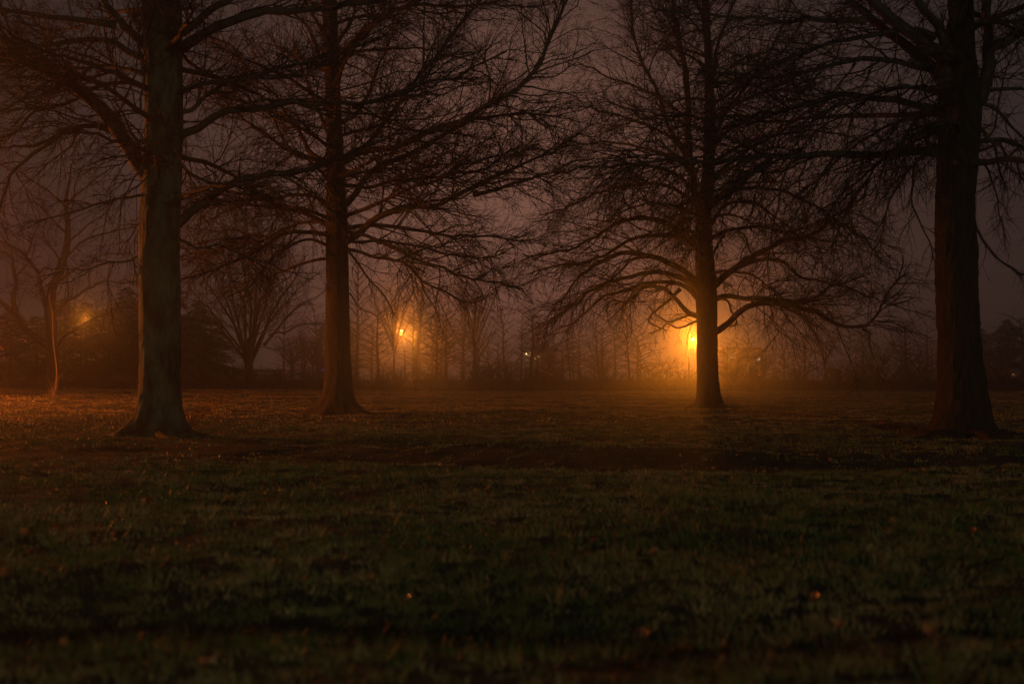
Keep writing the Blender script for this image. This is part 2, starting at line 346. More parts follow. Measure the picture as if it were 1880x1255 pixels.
def grow_tree(root, base, limbs, mats, seed, cfg, leaf_n=0, leaf_fn=None):
    """limbs: list of (curve (n,3) local, r0, r1). Each limb is a part with its own branches, its twigs a sub-part"""
    rr = np.random.default_rng(seed); K1 = 22
    P = np.stack([resample(c, K1) for c, _, _ in limbs])
    L = np.linalg.norm(np.diff(P, axis=1), axis=2).sum(1)
    n = np.cumsum(rr.normal(size=P.shape), axis=1); n -= np.linspace(0, 1, K1)[None, :, None] * n[:, -1:]
    P = P + n * (L[:, None, None] * cfg.get('wiggle', 0.0035)) * np.linspace(0.2, 1, K1)[None, :, None]
    s = np.linspace(0, 1, K1)[None, :]
    sc_ = cfg.get('scale', 1.0); r0 = np.array([a for _, a, _ in limbs])[:, None] * sc_; r1 = np.array([b_ for _, _, b_ in limbs])[:, None] * sc_
    R = r1 + (r0 - r1) * (1 - s) ** 0.9 + r0 * 0.55 * np.exp(-s * L[:, None] / 0.18)
    own = np.arange(len(limbs))
    zlow, zhigh = cfg['zr']
    def trop(p, M, rr_):
        f = np.clip((p[:, 2] - zlow) / (zhigh - zlow), 0, 1)
        return cfg['droop'] + (cfg['lift'] - cfg['droop']) * f + rr_.normal(size=M) * 0.12
    vis = cfg.get('vis'); k_hi = cfg.get('high', 0.35)
    P2, R2, o2 = spawn(P, R, own, cfg['d2'], cfg.get('t2', 0.16), 0.99, (28, 62), lambda Lp, t, M, q: np.clip(Lp * (0.18 + 0.42 * (1 - t)) * q.uniform(0.45, 1.25, M), 0.25, cfg['l2']), 10, trop, cfg['w'], lambda l, M, q: 0.0045 + 0.0078 * l, cfg['flat'], rr)
    Pt, Rt, ot = spawn(P, R, own, cfg['d2'] * 0.9, 0.6, 1.0, (10, 34), lambda Lp, t, M, q: np.clip(Lp * q.uniform(0.10, 0.30, M), 0.35, cfg['l2']), 10, trop, cfg['w'], lambda l, M, q: 0.0045 + 0.0078 * l, cfg['flat'], rr)   # the sprays at the ends of the limbs
    P2 = np.concatenate([P2, Pt]); R2 = np.concatenate([R2, Rt]); o2 = np.concatenate([o2, ot])
    def thin(Pc, Rc, oc):
        if vis is None: return Pc, Rc, oc
        keep = (Pc[:, 0, 2] < vis) | (rr.random(len(Pc)) < k_hi)
        return Pc[keep], Rc[keep], oc[keep]
    P2, R2, o2 = thin(P2, R2, o2)
    Pm = np.concatenate([P2]); Rm = R2; om = o2
    P3, R3, o3 = spawn(Pm, Rm, om, cfg['d3'] * 0.78, 0.12, 1.0, cfg.get('a3', (20, 50)), lambda Lp, t, M, q: np.clip(Lp * (0.28 + 0.45 * (1 - t)) * q.uniform(0.5, 1.4, M), 0.15, cfg['l3'] * 1.35), 5, trop, cfg['w'] * 0.8, lambda l, M, q: 0.0043 + 0.0046 * l, cfg['flat'], rr)
    P3, R3, o3 = thin(P3, R3, o3)
    P3b, R3b, o3b = spawn(P, R, own, cfg['d3'] * 0.5, 0.15, 1.0, (30, 75), lambda Lp, t, M, q: q.uniform(0.15, cfg['l3'], M), 5, trop, cfg['w'] * 1.2, lambda l, M, q: 0.0043 + 0.0046 * l, 1.0, rr)
    P3b, R3b, o3b = thin(P3b, R3b, o3b)
    P3 = np.concatenate([P3, P3b]); R3 = np.concatenate([R3, R3b]); o3 = np.concatenate([o3, o3b])
    P4, R4, o4 = spawn(P3, R3, o3, cfg['d4'] * 0.72, 0.15, 1.0, (22, 55), lambda Lp, t, M, q: np.clip(Lp * 0.5 * q.uniform(0.4, 1.2, M), 0.06, cfg['l4']), 3, 0.0, 0.18, lambda l, M, q: np.full(M, 0.0045), 0.8, rr)
    P4, R4, o4 = thin(P4, R4, o4)
    ml, mt = mats
    tips = []
    for i in range(len(limbs)):
        g = Geo(); g.tubes(P[i], R[i], 10); k = o2 == i; g.tubes(P2[k], R2[k], 4)
        lo = obj('limb', g.mesh('limb', ml), root)
        k3 = o3 == i; k4 = o4 == i
        if k3.any():
            g = Geo(); g.tubes(P3[k3], R3[k3], 3)
            if k4.any():
                g.tubes(P4[k4][:, :2], np.full((k4.sum(), 2), 0.0042), 3); g.cones(P4[k4][:, 1], P4[k4][:, 2], np.full(k4.sum(), 0.0042))
            obj('twigs', g.mesh('twigs', mt), lo, kind='stuff')
    if leaf_n:
        c = P3[:, -1]
        c = c[leaf_fn(c)] if leaf_fn else c
        if len(c):
            c = c[rr.choice(len(c), min(leaf_n, len(c)), replace=False)]
            v, t = leaf_tris(c, 0.075, rr)
            obj('dead_leaves', mesh_np('dead_leaves', v, None, t, M_leaf, False), root, kind='stuff')
    return len(P3), len(P4)

def pix_tree(name, label, cat, Y, trunk, limbs, tops, mats, cfg, seed, lobes=5, flare=1.7, fh=0.5, extra=(), roots=(), leaf_n=0, leaf_fn=None, group=None, S=84, rough=0.045):
    """trunk [(px, py, r_px)] from the base up; limbs [(points, r0 px, r1 px, depth swing in m)]"""
    base = at(trunk[0][0], trunk[0][1], Y); base[2] = gz(base[0], Y)
    root = thing(name, label, cat, tuple(base), 0, group)
    k = Y / F
    ax = np.array([at(x, y, Y) - base for x, y, _ in trunk]); ax[0] = (0, 0, 0); rad = np.array([r * k for *_, r in trunk])
    L = np.concatenate([[0], np.cumsum(np.linalg.norm(np.diff(ax, axis=0), axis=1))]); u = np.linspace(0, L[-1], 240)
    obj('trunk', trunk_mesh('trunk', ax, np.interp(u, L, rad), mats[0], S=S, flare=flare, fh=fh, lobes=lobes, seed=seed, K=240, rough=rough), root)
    axf = lambda z: np.array([np.interp(z, ax[:, 2], ax[:, 0]), np.interp(z, ax[:, 2], ax[:, 1]), z])
    out = []
    rr = np.random.default_rng(seed + 77)
    for pts, r0, r1, dz in limbs:
        pp = np.array(pts, float); d = np.concatenate([[0], np.cumsum(np.hypot(*np.diff(pp, axis=0).T))]); d /= d[-1]
        c = [at(x, y, Y + dz * s) - base for (x, y), s in zip(pp, d)]
        first = c[0]; a = axf(max(first[2] - 0.12, 0.1))
        if np.hypot(first[0] - a[0], first[1] - a[1]) < np.interp(a[2], ax[:, 2], rad) * 1.8: c = [a * 0.75 + first * 0.25] + c
        if 0 < pts[-1][0] < 1880 and pts[-1][1] > 0: r1 = min(r1, 1.4)
        out.append((np.array(c), r0 * k, r1 * k))
    for z, az, ln, rise, r0 in extra:                   # limbs towards and away from the camera and in the upper crown
        a = axf(z); h = np.array((math.cos(az), math.sin(az), 0)); c = [a]
        bend = rr.uniform(-0.25, 0.25); side = np.array((-h[1], h[0], 0))
        for s in (0.12, 0.3, 0.55, 0.8, 1.0):
            c.append(a + h * ln * s + side * bend * ln * s * s + np.array((0, 0, 1)) * (rise[0] * s + rise[1] * s * s) * ln)
        out.append((np.array(c), r0, r0 * 0.22))
    for pts in roots:
        pass
    st = grow_tree(root, base, out, mats[1:], seed, cfg, leaf_n, leaf_fn)
    return root, base, st

def extras(seed, z0, z1, n, len_fn, rise_fn, r_fn, az_fn=None):
    rr = np.random.default_rng(seed); e = []
    for i in range(n):
        z = z0 + (z1 - z0) * (i + rr.random()) / n
        az = az_fn(rr, i) if az_fn else i * 2.4 + rr.uniform(-0.4, 0.4)
        e.append((z, az, len_fn(z) * rr.uniform(0.75, 1.2), rise_fn(z, rr), r_fn(z)))
    return e
def fore_aft(rr, i): return (math.pi / 2 if i % 2 else -math.pi / 2) + rr.uniform(-0.75, 0.75)

# ---- A: near left oak
A_trunk = [(292, 800, 37), (293, 740, 36.5), (293, 640, 36), (293, 520, 35.5), (293, 415, 35.5), (297, 330, 35), (300, 240, 34), (300, 120, 34), (299, 0, 33), (300, -250, 26), (303, -550, 15), (305, -820, 5)]
A_limbs = [
 ([(268, 318), (245, 290), (222, 250), (200, 215), (175, 190), (140, 160), (100, 135), (60, 122), (20, 110), (-40, 92), (-110, 80), (-190, 78)], 18, 5, -1.0),
 ([(268, 110), (235, 92), (200, 72), (160, 68), (110, 75), (60, 82), (0, 75), (-70, 68)], 8, 3, 1.2),
 ([(268, 80), (235, 55), (210, 25), (192, 0), (178, -40), (160, -110)], 10, 4, -0.6),
 ([(212, 46), (150, 38), (100, 30), (50, 22), (0, 18), (-60, 5)], 7, 3, -1.6),
 ([(222, 248), (195, 238), (165, 232), (125, 240), (95, 265), (60, 285), (35, 300), (12, 328), (2, 370), (-2, 420)], 6, 1.8, -1.2),
 ([(150, 234), (115, 246), (65, 265), (0, 268), (-50, 280)], 4.5, 1.6, 0.8),
 ([(272, 165), (240, 155), (185, 158), (150, 175), (100, 195), (65, 205), (35, 235), (0, 255), (-40, 270)], 5, 2, 1.6),
 ([(265, 140), (225, 128), (180, 120), (130, 128), (80, 122), (20, 132), (-40, 120)], 5, 2, 2.0),
 ([(332, 90), (370, 64), (410, 44), (450, 30), (500, 18), (560, 11), (650, 0), (720, -15)], 12, 4, -1.2),
 ([(332, 60), (365, 35), (390, 16), (417, 4), (450, -14), (500, -50)], 10, 5, 0.6),
 ([(327, 412), (345, 393), (385, 363), (424, 344), (480, 328), (536, 322), (581, 309), (618, 297), (648, 281), (690, 262), (730, 240)], 11, 4, -1.6),
 ([(332, 250), (352, 245), (387, 222), (424, 205), (462, 201), (499, 190), (540, 183), (581, 179), (640, 173), (696, 168), (745, 158), (785, 141), (830, 132), (871, 113), (930, 95)], 9, 2.2, -2.2),
 ([(331, 207), (355, 200), (372, 178), (395, 158), (430, 145), (480, 136), (540, 120), (600, 112)], 5.5, 2, 0.9),
 ([(333, 170), (365, 158), (400, 150), (470, 140), (560, 122), (640, 90), (700, 70)], 5.5, 2, -0.9),
 ([(331, 300), (350, 320), (380, 333), (430, 338), (480, 352), (530, 350)], 3.6, 1.4, 1.8),
 ([(262, 358), (240, 362), (210, 365), (170, 378), (130, 392), (90, 402), (40, 412)], 3.2, 1.2, -1.0),
 ([(330, 440), (360, 455), (400, 452), (440, 463), (490, 480), (540, 500)], 3.0, 1.1, -1.4),
 ([(258, 470), (236, 480), (200, 480), (160, 495), (120, 490), (80, 505)], 2.6, 1.0, 1.2),
 ([(270, 230), (272, 262), (255, 262), (240, 240), (232, 222), (215, 196), (210, 160)], 3.5, 1.5, -0.5),
 ([(272, 300), (276, 260), (280, 225), (278, 180), (275, 120), (270, 60), (262, 0), (255, -60)], 5, 3, -0.7),
]
A_ext = extras(1, 4.2, 8.8, 12, lambda z: 4.4, lambda z, r: (r.uniform(-0.02, 0.25), r.uniform(-0.25, -0.02)), lambda z: 0.07, fore_aft) + \
        extras(2, 8.8, 17.0, 22, lambda z: max(1.2, 5.2 - 0.42 * (z - 8.8)), lambda z, r: (0.35 + 0.05 * (z - 8.8), -0.1), lambda z: max(0.025, 0.075 - 0.005 * (z - 8.8)))
cfgA = dict(zr=(2.5, 8), droop=-0.30, lift=0.14, d2=5.4, l2=2.6, d3=7.8, l3=0.8, d4=5.0, l4=0.26, w=0.18, scale=0.84, wiggle=0.008, flat=0.75, vis=9.6, high=0.25)
A, bA, sA = pix_tree('oak_tree', 'thick bare oak with grey green tinted trunk, left edge lit orange, nearest on the left', 'tree', 27.8, A_trunk, A_limbs, None, (M_bark_pale, M_limb, M_twig), cfgA, 101, lobes=6, flare=2.0, fh=0.42, extra=A_ext, leaf_n=10, leaf_fn=lambda c: c[:, 2] < 4.6)

# ---- B: second oak
B_trunk = [(622, 763, 24), (621, 719, 24), (620, 620, 22), (619, 496, 20), (618, 409, 19.5), (616, 320, 17), (613, 223, 14.5), (609, 120, 13.5), (605, 0, 13), (600, -200, 9), (598, -400, 4)]
B_limbs = [
 ([(632, 440), (650, 437), (674, 413), (704, 395), (752, 380), (789, 380), (834, 361), (871, 354), (901, 335), (946, 316), (1001, 287), (1050, 257)], 7.5, 2.2, -1.5),
 ([(871, 356), (905, 347), (946, 331), (1001, 313), (1050, 298), (1090, 290)], 4.2, 1.6, -3.0),
 ([(628, 378), (648, 365), (662, 345), (670, 328), (704, 302), (741, 290), (797, 261), (838, 235), (901, 221), (983, 218), (1040, 208)], 7, 1.8, 1.5),
 ([(626, 296), (648, 283), (678, 275), (722, 273), (752, 257), (812, 229), (845, 218), (867, 201), (908, 177), (946, 145), (968, 115), (987, 82), (1010, 45), (1031, 7), (1045, -30)], 7.5, 2.6, -1.0),
 ([(624, 226), (648, 214), (664, 195), (680, 165), (700, 120), (715, 80)], 5, 2, 2.0),
 ([(630, 300), (652, 284), (670, 268), (685, 249), (715, 208), (745, 164), (789, 115), (826, 71), (867, 22), (885, -20)], 5.5, 2.2, 1.0),
 ([(622, 132), (640, 93), (666, 60), (696, 37), (737, 22), (778, 17), (840, 18), (908, 16), (980, 12)], 6, 2.4, -0.8),
 ([(619, 76), (634, 60), (645, 40), (653, 11), (660, -30)], 4, 2, 0.8),
 ([(599, 124), (585, 100), (570, 60), (553, 38), (536, 22), (500, 8)], 5, 2, -0.6),
 ([(600, 235), (588, 208), (575, 180), (560, 140), (540, 110), (510, 90)], 4.2, 1.6, 1.0),
 ([(602, 297), (573, 283), (551, 246), (532, 223), (514, 186), (490, 160), (462, 130), (430, 100)], 5.5, 1.8, 0.9),
 ([(602, 303), (558, 287), (525, 275), (499, 257), (462, 227), (436, 210), (400, 190)], 5, 1.6, -1.2),
 ([(600, 376), (573, 361), (536, 361), (480, 367), (424, 360), (380, 352), (340, 350)], 4.2, 1.5, 1.2),
 ([(598, 412), (560, 392), (529, 386), (480, 380), (420, 376), (390, 366), (350, 372)], 5, 1.6, -0.8),
 ([(598, 431), (553, 429), (521, 433), (474, 461), (426, 480), (380, 497), (330, 512)], 4.8, 1.4, -1.6),
 ([(599, 474), (560, 482), (509, 505), (470, 515), (430, 528), (390, 540)], 3.4, 1.2, 1.3),
 ([(600, 450), (570, 440), (540, 448), (500, 470), (470, 500), (445, 530), (420, 545)], 3.4, 1.2, -2.2),
 ([(600, 410), (570, 408), (530, 420), (480, 442), (430, 455), (380, 470), (330, 478)], 3.6, 1.2, 2.4),
 ([(634, 420), (660, 414), (681, 413), (722, 417), (777, 424), (840, 432), (888, 435), (940, 440), (975, 441)], 5, 1.6, 1.0),
 ([(636, 426), (655, 428), (675, 433), (713, 448), (754, 470), (802, 486), (857, 505), (888, 515), (930, 526), (960, 530)], 4.4, 1.4, -1.5),
 ([(638, 457), (681, 467), (735, 478), (770, 505), (790, 523), (828, 540), (853, 556), (892, 547)], 3.8, 1.4, -2.6),
 ([(640, 462), (655, 478), (668, 496), (687, 521), (707, 550), (724, 579)], 2.8, 1.1, -0.8),
 ([(641, 538), (652, 556), (665, 570), (680, 574)], 2.0, 0.9, -0.5),
 ([(638, 440), (665, 442), (705, 437), (760, 446), (820, 462), (880, 470), (925, 462)], 3.6, 1.2, 2.6),
 ([(630, 340), (680, 345), (730, 335), (790, 330), (850, 315), (905, 300), (960, 262)], 4.4, 1.4, 2.4),
 ([(628, 400), (690, 378), (740, 352), (800, 335), (860, 300), (930, 285), (990, 265)], 4.2, 1.4, -2.6),
]
B_ext = extras(3, 5.6, 11.5, 18, lambda z: 5.2, lambda z, r: (r.uniform(-0.05, 0.35) + 0.04 * (z - 5.6), r.uniform(-0.25, -0.02)), lambda z: 0.065, fore_aft) + \
        extras(4, 11.5, 17.5, 18, lambda z: max(1.0, 4.6 - 0.55 * (z - 11.5)), lambda z, r: (0.55, -0.05), lambda z: max(0.022, 0.06 - 0.006 * (z - 11.5)))
cfgB = dict(zr=(3.5, 9.5), droop=-0.26, lift=0.16, a3=(24, 56), d2=5.0, l2=3.0, d3=6.8, l3=0.95, d4=4.4, l4=0.30, w=0.18, scale=0.9, wiggle=0.008, flat=0.75, vis=13.0, high=0.25)
B, bB, sB = pix_tree('oak_tree', 'bare oak with straight dark trunk and drooping lower boughs, second large tree from the left', 'tree', 41.7, B_trunk, B_limbs, None, (M_bark, M_limb, M_twig), cfgB, 202, lobes=7, flare=2.35, fh=0.50, extra=B_ext, leaf_n=34, leaf_fn=lambda c: c[:, 2] < 6.2)

# ---- C: spreading tree in front of the bright lamp
C_trunk = [(1303, 748, 20), (1300, 719, 19.5), (1298, 655, 18.5), (1298, 604, 18), (1296, 528, 19), (1293, 464, 16), (1292, 400, 14), (1297, 350, 12.5), (1301, 300, 11), (1303, 200, 9), (1300, 100, 7), (1296, 0, 6), (1292, -150, 4)]
C_limbs = [
 ([(1288, 395), (1280, 372), (1272, 320), (1262, 250), (1258, 190), (1253, 110), (1243, 50), (1238, 0), (1230, -60)], 9, 4, 0.8),
 ([(1268, 300), (1250, 265), (1232, 230), (1219, 175), (1203, 137), (1187, 100), (1170, 50), (1160, 0)], 5.5, 2.2, 1.6),
 ([(1303, 200), (1308, 150), (1318, 90), (1335, 40), (1350, 0)], 5, 2.5, -0.8),
 ([(1306, 280), (1320, 240), (1345, 200), (1380, 150), (1410, 100), (1430, 60), (1450, 10)], 5.5, 2, 1.5),
 ([(1304, 330), (1330, 305), (1350, 290), (1390, 262), (1430, 240), (1480, 205), (1530, 170)], 5.5, 1.8, 1.8),
 ([(1279, 580), (1260, 572), (1241, 553), (1221, 534), (1202, 528), (1177, 532), (1161, 547), (1148, 556), (1129, 550), (1112, 562)], 6.5, 1.6, -1.0),
 ([(1276, 545), (1266, 531), (1247, 521), (1218, 518), (1193, 520), (1167, 526), (1142, 537), (1116, 544), (1091, 560), (1072, 579), (1052, 595), (1030, 600)], 6, 1.4, 0.9),
 ([(1274, 528), (1257, 513), (1231, 505), (1206, 500), (1177, 504), (1151, 510), (1126, 518), (1103, 531), (1084, 540), (1068, 560), (1046, 569), (1030, 582), (1008, 595)], 7, 1.4, -1.8),
 ([(1276, 514), (1257, 496), (1231, 483), (1206, 470), (1183, 467), (1158, 462), (1135, 464), (1110, 475), (1084, 493), (1062, 508), (1040, 534), (1033, 547), (1015, 560)], 8, 1.6, -0.8),
 ([(1190, 469), (1158, 477), (1142, 493), (1103, 528), (1084, 540), (1070, 570)], 4, 1.2, -2.0),
 ([(1278, 455), (1263, 438), (1241, 429), (1215, 429), (1183, 430), (1158, 437), (1135, 451), (1116, 464), (1091, 470), (1059, 480), (1033, 480), (1000, 490), (975, 500)], 6, 1.4, 1.0),
 ([(1277, 450), (1260, 432), (1237, 416), (1215, 403), (1193, 397), (1167, 398), (1135, 406), (1103, 422), (1072, 441), (1046, 457), (1017, 461), (985, 470), (955, 480)], 7, 1.4, -1.4),
 ([(1280, 578), (1262, 579), (1247, 585), (1228, 592), (1215, 585), (1199, 574), (1189, 560)], 3.4, 1.2, 0.5),
 ([(1248, 531), (1225, 553), (1205, 569), (1190, 588), (1212, 601), (1225, 607)], 3.8, 1.2, -0.5),
 ([(1279, 590), (1262, 598), (1243, 604), (1226, 596), (1210, 606), (1190, 612)], 2.8, 1.0, 1.2),
 ([(1314, 608), (1327, 600), (1343, 588), (1359, 572), (1378, 563), (1403, 558), (1429, 558), (1454, 566), (1468, 572), (1489, 575), (1506, 589), (1527, 602), (1555, 606), (1583, 602), (1604, 596), (1625, 565), (1650, 523), (1668, 500)], 8, 1.6, -1.2),
 ([(1583, 603), (1598, 612), (1592, 622)], 2.4, 1.2, -0.2),
 ([(1612, 590), (1640, 592), (1665, 606), (1682, 612)], 2.0, 0.8, 0.4),
 ([(1632, 560), (1655, 556), (1680, 545)], 2.0, 0.8, -0.5),
 ([(1313, 549), (1333, 540), (1359, 544), (1391, 544), (1423, 545), (1450, 551), (1471, 549), (1492, 537), (1520, 519), (1555, 512), (1590, 505)], 6.5, 1.4, 1.0),
 ([(1313, 524), (1333, 505), (1359, 486), (1378, 473), (1403, 461), (1423, 451), (1442, 440), (1468, 436), (1503, 424), (1527, 402), (1560, 380), (1600, 355)], 8.5, 2, -1.0),
 ([(1359, 487), (1391, 477), (1423, 477), (1442, 485), (1461, 502), (1485, 516), (1520, 520), (1560, 530), (1600, 548)], 5, 1.2, -2.2),
 ([(1320, 548), (1336, 553), (1343, 570), (1351, 585), (1353, 595), (1340, 600)], 3.6, 1.5, -0.6),
 ([(1308, 436), (1327, 425), (1352, 416), (1391, 410), (1430, 418), (1470, 428), (1520, 440), (1560, 462)], 5, 1.3, 1.4),
 ([(1308, 470), (1322, 445), (1333, 428), (1346, 422), (1369, 438), (1375, 460), (1395, 480)], 3.2, 1.1, -1.5),
 ([(1306, 410), (1325, 380), (1350, 370), (1385, 372), (1420, 395), (1450, 420), (1480, 450)], 4.6, 1.2, 0.8),
 ([(1306, 372), (1340, 352), (1390, 345), (1440, 352), (1490, 378), (1540, 408), (1585, 440), (1620, 480)], 5, 1.2, -1.6),
 ([(1284, 385), (1262, 362), (1230, 345), (1190, 340), (1140, 345), (1090, 360), (1040, 380), (990, 395)], 5, 1.3, 1.6),
 ([(1282, 370), (1255, 330), (1215, 312), (1165, 305), (1110, 310), (1050, 320), (1000, 335)], 5, 1.3, -1.6),
 ([(1275, 330), (1245, 290), (1200, 275), (1150, 265), (1090, 262), (1030, 270)], 4.5, 1.3, 2.2),
 ([(1268, 280), (1230, 250), (1180, 225), (1120, 205), (1060, 195)], 4.2, 1.3, -1.8),
 ([(1262, 220), (1225, 190), (1170, 160), (1110, 135), (1060, 115)], 4, 1.3, 1.2),
 ([(1308, 300), (1350, 270), (1400, 250), (1460, 240), (1530, 245), (1590, 265)], 4.8, 1.3, -1.8),
 ([(1310, 220), (1350, 190), (1410, 165), (1470, 140), (1530, 110)], 4.2, 1.3, -1.0),
]
C_ext = extras(5, 4.5, 13.5, 26, lambda z: 6.0 - 0.18 * (z - 4.5), lambda z, r: (r.uniform(0.1, 0.45) + 0.03 * (z - 4.5), r.uniform(-0.45, -0.2)), lambda z: 0.075, fore_aft) + \
        extras(6, 12.5, 16.0, 14, lambda z: 3.2, lambda z, r: (0.7, -0.05), lambda z: 0.04)
cfgC = dict(zr=(3.0, 10.5), droop=-0.26, lift=0.12, a3=(26, 64), d2=4.8, l2=3.2, d3=6.6, l3=1.05, d4=4.2, l4=0.34, w=0.18, scale=0.8, wiggle=0.007, flat=0.9, vis=15.5, high=0.25)
C_, bC, sC = pix_tree('spreading_tree', 'bare tree with wide arching boughs standing in front of the brightest street lamp glow', 'tree', 51.8, C_trunk, C_limbs, None, (M_bark, M_limb, M_twig), cfgC, 303, lobes=5, flare=1.55, fh=0.5, extra=C_ext)

# ---- D: near right tree
D_trunk = [(1768, 800, 42), (1768, 751, 44), (1766, 700, 40), (1758, 540, 36.5), (1755, 435, 35), (1754, 368, 34), (1760, 268, 35), (1765, 215, 35), (1768, 170, 33), (1766, 100, 23), (1764, 0, 21), (1764, -200, 17), (1766, -500, 11), (1768, -780, 4)]
D_limbs = [
 ([(1735, 150), (1728, 104), (1698, 80), (1664, 54), (1631, 30), (1598, 5), (1560, -30), (1500, -75)], 16, 7, -0.8),
 ([(1735, 160), (1721, 134), (1698, 110), (1671, 90), (1641, 64), (1608, 42), (1581, 20), (1540, -20)], 13, 6, 0.8),
 ([(1745, 110), (1735, 80), (1725, 44), (1701, 17), (1681, -10), (1650, -60)], 11, 6, -0.5),
 ([(1790, 190), (1806, 165), (1814, 134), (1822, 94), (1850, 78), (1880, 62), (1940, 40)], 15, 6, -0.8),
 ([(1800, 185), (1814, 120), (1815, 67), (1812, 0), (1815, -80)], 13, 7, 0.7),
 ([(1725, 271), (1698, 273), (1648, 274), (1581, 273), (1514, 271), (1464, 275), (1413, 274), (1372, 274), (1331, 281), (1283, 288), (1235, 290), (1187, 297), (1123, 318)], 9, 1.8, -1.0),
 ([(1468, 276), (1443, 287), (1425, 298), (1397, 317), (1370, 332), (1347, 345), (1310, 352)], 4.2, 1.5, -2.0),
 ([(1731, 199), (1681, 197), (1648, 191), (1598, 191), (1547, 187), (1514, 194), (1447, 210), (1379, 227), (1315, 225), (1245, 217), (1180, 220)], 8, 2, 0.9),
 ([(1725, 171), (1681, 164), (1641, 167), (1598, 177), (1550, 190), (1500, 215), (1450, 240)], 5, 1.5, -1.8),
 ([(1718, 130), (1675, 124), (1634, 115), (1581, 115), (1531, 124), (1464, 137), (1380, 146), (1310, 160)], 7, 1.8, 1.4),
 ([(1715, 70), (1681, 57), (1631, 59), (1581, 64), (1531, 72), (1480, 87), (1380, 124), (1320, 150)], 6, 1.6, -1.4),
 ([(1590, 37), (1514, 37), (1480, 32), (1447, 40), (1380, 30), (1300, 28), (1220, 22)], 6, 1.8, 1.0),
 ([(1695, 205), (1701, 234), (1703, 262), (1690, 290), (1681, 308), (1681, 335), (1678, 368), (1691, 402), (1703, 435), (1718, 485)], 3.0, 1.2, -0.8),
 ([(1701, 285), (1670, 312), (1648, 338), (1630, 370), (1620, 402), (1610, 440), (1600, 470)], 3.0, 1.0, -0.6),
 ([(1720, 225), (1690, 240), (1650, 262), (1610, 300), (1570, 330), (1540, 370), (1520, 400)], 3.8, 1.2, 0.8),
 ([(1690, 215), (1650, 222), (1600, 245), (1550, 280), (1510, 318), (1480, 350)], 3.4, 1.1, 1.6),
 ([(1640, 275), (1610, 300), (1590, 330), (1560, 370), (1545, 410), (1530, 450)], 2.8, 1.0, -1.2),
 ([(1560, 274), (1530, 300), (1500, 330), (1470, 350), (1440, 385)], 2.8, 1.0, 0.9),
 ([(1796, 234), (1815, 251), (1828, 274), (1835, 310), (1850, 350)], 4.5, 1.5, -0.6),
 ([(1800, 190), (1830, 200), (1848, 218), (1880, 250), (1910, 280)], 4.5, 1.6, 0.8),
 ([(1800, 170), (1830, 165), (1880, 162), (1940, 170)], 5, 2, -0.8),
 ([(1788, 412), (1808, 442), (1832, 467), (1850, 481), (1880, 502), (1920, 520)], 3.2, 1.2, -0.6),
 ([(1795, 290), (1815, 310), (1830, 350), (1838, 400), (1845, 440)], 2.6, 1.0, 0.8),
 ([(1740, 90), (1748, 40), (1742, 0), (1735, -60)], 7, 4, 0.6),
]
D_ext = extras(7, 5.0, 9.0, 12, lambda z: 4.6, lambda z, r: (r.uniform(-0.05, 0.3), r.uniform(-0.35, -0.1)), lambda z: 0.07, fore_aft) + \
        extras(8, 9.0, 16.5, 20, lambda z: max(1.2, 5.2 - 0.45 * (z - 9)), lambda z, r: (0.4 + 0.05 * (z - 9), -0.1), lambda z: max(0.025, 0.08 - 0.006 * (z - 9)))
cfgD = dict(zr=(3.5, 8), droop=-0.42, lift=-0.08, a3=(24, 56), d2=5.4, l2=2.6, d3=7.8, l3=0.9, d4=4.6, l4=0.28, w=0.17, scale=0.92, wiggle=0.007, flat=0.85, vis=9.4, high=0.25)
D, bD, sD = pix_tree('oak_tree', 'dark bare tree with deeply furrowed trunk and spreading surface roots, nearest on the right', 'tree', 27.3, D_trunk, D_limbs, None, (M_bark_dark, M_limb, M_twig), cfgD, 404, lobes=7, flare=1.75, fh=0.42, extra=D_ext, rough=0.07)
print('TWIGS', sA, sB, sC, sD)

def root_part(tree, base, Y, pts, r0, r1):
    k = Y / F; c = []
    for i, (px, yy) in enumerate(pts):
        p = at(px, 690, yy); z = gz(p[0], yy); c.append((p[0], p[1], z + 0.02 - 0.05 * (i == len(pts) - 1)))
    P = resample(np.array(c) - base, 18); R = np.linspace(r0, r1, 18) * (1 + 0.12 * np.sin(np.arange(18) * 1.7))
    g = Geo(); g.tubes(P, R, 9)
    obj('root', g.mesh('root', M_bark_dark if tree is D else M_bark), tree)
root_part(D, bD, 27.3, [(1745, 27.0), (1712, 26.6), (1690, 26.7), (1668, 26.9), (1640, 27.2)], 0.17, 0.03)
root_part(D, bD, 27.3, [(1750, 26.9), (1715, 26.0), (1690, 25.7), (1660, 25.6)], 0.15, 0.03)
root_part(D, bD, 27.3, [(1790, 27.1), (1825, 26.9), (1850, 27.2), (1885, 27.5)], 0.18, 0.04)
root_part(D, bD, 27.3, [(1785, 26.8), (1808, 26.0), (1815, 25.2), (1812, 24.6)], 0.15, 0.03)
root_part(A, bA, 27.8, [(270, 27.5), (238, 27.3), (212, 27.5), (195, 27.8)], 0.14, 0.03)
root_part(A, bA, 27.8, [(315, 27.5), (345, 27.4), (372, 27.7), (400, 28.0)], 0.14, 0.03)
root_part(A, bA, 27.8, [(290, 27.3), (300, 26.7), (318, 26.3)], 0.13, 0.04)
root_part(B, bB, 41.7, [(640, 41.4), (670, 41.3), (695, 41.8)], 0.15, 0.03)
root_part(C_, bC, 51.8, [(1290, 51.4), (1272, 51.2), (1258, 51.6)], 0.16, 0.03)
root_part(C_, bC, 51.8, [(1318, 51.4), (1340, 51.2), (1360, 51.6)], 0.16, 0.03)
